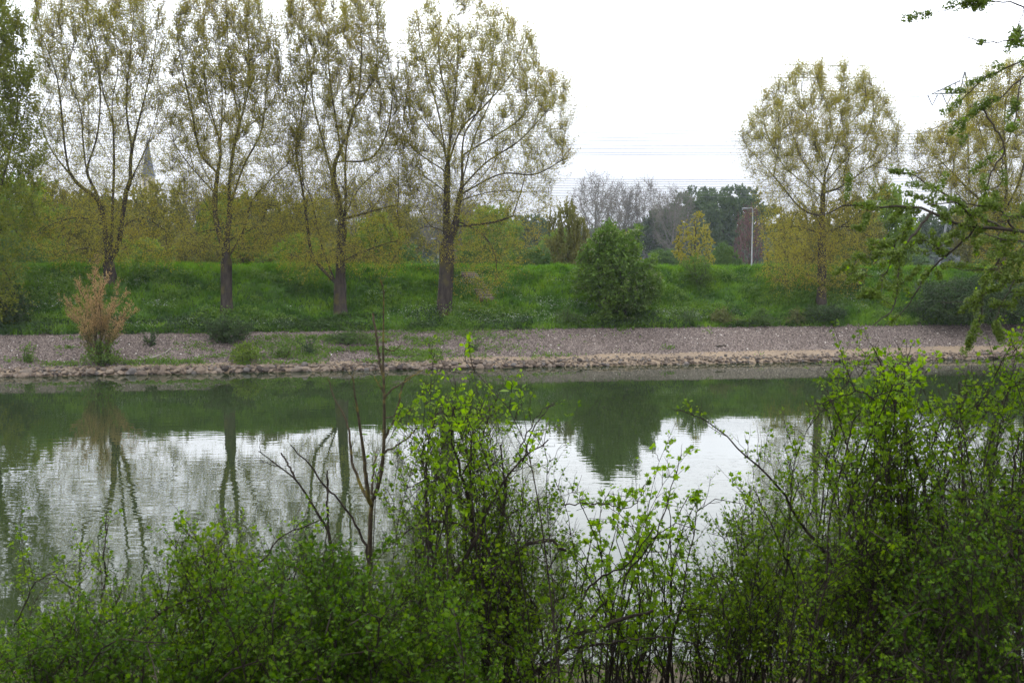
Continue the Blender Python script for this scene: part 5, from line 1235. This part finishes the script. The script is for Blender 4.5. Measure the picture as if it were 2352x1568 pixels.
    tw_ = Mt.build('twigs', M_bark_dark, root); tw_['kind'] = 'stuff'
    cc = np.array([c[0] for c in C]); rr = np.array([c[2] for c in C]); k = 46
    d = norm(rs.normal(0, 1, (len(cc), k, 3))); p_ = cc[:, None] + d * (rr[:, None] * rs.uniform(.62, 1.0, (len(cc), k)))[:, :, None]
    p_ = p_.reshape(-1, 3); dn_ = d.reshape(-1, 3); dd_ = norm(np.cross(dn_, rs.normal(0, 1, p_.shape)) + dn_ * .35)
    V, F = stamp(p_ - dd_ * .005, dd_, rs.uniform(.009, .014, len(p_)), rs, 'oval', up=dn_, tilt=.25, width=1.7)
    build('fruit_clusters', V, F, M_samara, root, rnd=rs.rand(len(F)))
    # unseen elm crown above and behind the camera, added to shade the foreground
    n = 1500; cp_ = []
    while len(cp_) < n:
        v = rs.uniform(-1, 1, 3)
        if np.linalg.norm(v) > 1: continue
        q = np.array([2.0, -2.5, 13.8]) + v * np.array([12.0, 10.5, 4.6])
        if q[2] < CAMZ + 3.4 + max(0, q[1]) * .34: continue
        cp_.append(q)
    sk = [tr[-1] + np.array([0, 0, .3 * i]) for i in range(6)]
    pos, par = grow(np.array(sk), [-1, 0, 1, 2, 3, 4], np.array(cp_), .5, 9, 1.0, .02, rs, iters=60, maxn=5000)
    rad, cnt, ch = radii(pos, par, .012, .13); Mc = Mesh(); chains(pos, par, rad, cnt, ch, Mc); Mc.build('limbs', M_bark_dark, root, smooth=True)
    V, F, r_ = twigs_leaves(pos, rad, cnt, rs, 6, 5, .7, 10, .17, .1)
    build('crown', V, F, M_fresh, root, rnd=r_)  # added leaf canopy, out of view, dims the near shrubs
    # a few small leaves
    idx = rs.randint(0, len(cc), 60); lp = np.repeat(cc[idx], 3, 0) + rs.normal(0, .03, (180, 3))
    V, F = stamp(lp, rs.normal(0, 1, lp.shape), rs.uniform(.018, .03, len(lp)), rs, 'oval')
    build('leaves', V, F, M_leafB, root, rnd=rs.rand(len(F)))
elm()

# near-bank ground cover
rs = np.random.RandomState(55); n = 26000
X = rs.uniform(-9, 10, n); Yg = rs.uniform(3.5, 13.8, n); k = rs.rand(n) < np.clip((fbm(X / 1.2, Yg / 1.2, 3, 91) - .36) * 7, 0.05, 1); X, Yg = X[k], Yg[k]
Z = znear(X, Yg - .03 * X) + rs.rand(len(X)) ** 2 * .22
V, F = stamp(np.stack([X, Yg, Z], 1), rs.normal(0, 1, (len(X), 3)) + np.array([0, 0, .3]), rs.uniform(.04, .075, len(X)), rs, 'oval', tilt=.7)
tag(build('ground_cover', V, F, M_leafC, rnd=rs.rand(len(F))), 'ivy and low green plants covering the near slope', 'ground cover', kind='stuff')

# ------------------------------------------------------------------ air
HAZE = 0.00016
if HAZE:
    Mb = Mesh(); Mb.box((0, 330, 43), (1400, 740, 92)); hz = Mb.build('haze', M_steel)
    m, nt, N, l = newmat('haze_air'); pv = N('ShaderNodeVolumePrincipled'); pv.inputs['Color'].default_value = (.80, .87, 1.0, 1); pv.inputs['Density'].default_value = HAZE; pv.inputs['Anisotropy'].default_value = .0
    o = N('ShaderNodeOutputMaterial'); l(pv.outputs[0], o.inputs['Volume'])
    hz.data.materials.clear(); hz.data.materials.append(m); tag(hz, 'thin bluish haze in the air over the river', 'haze', kind='stuff')
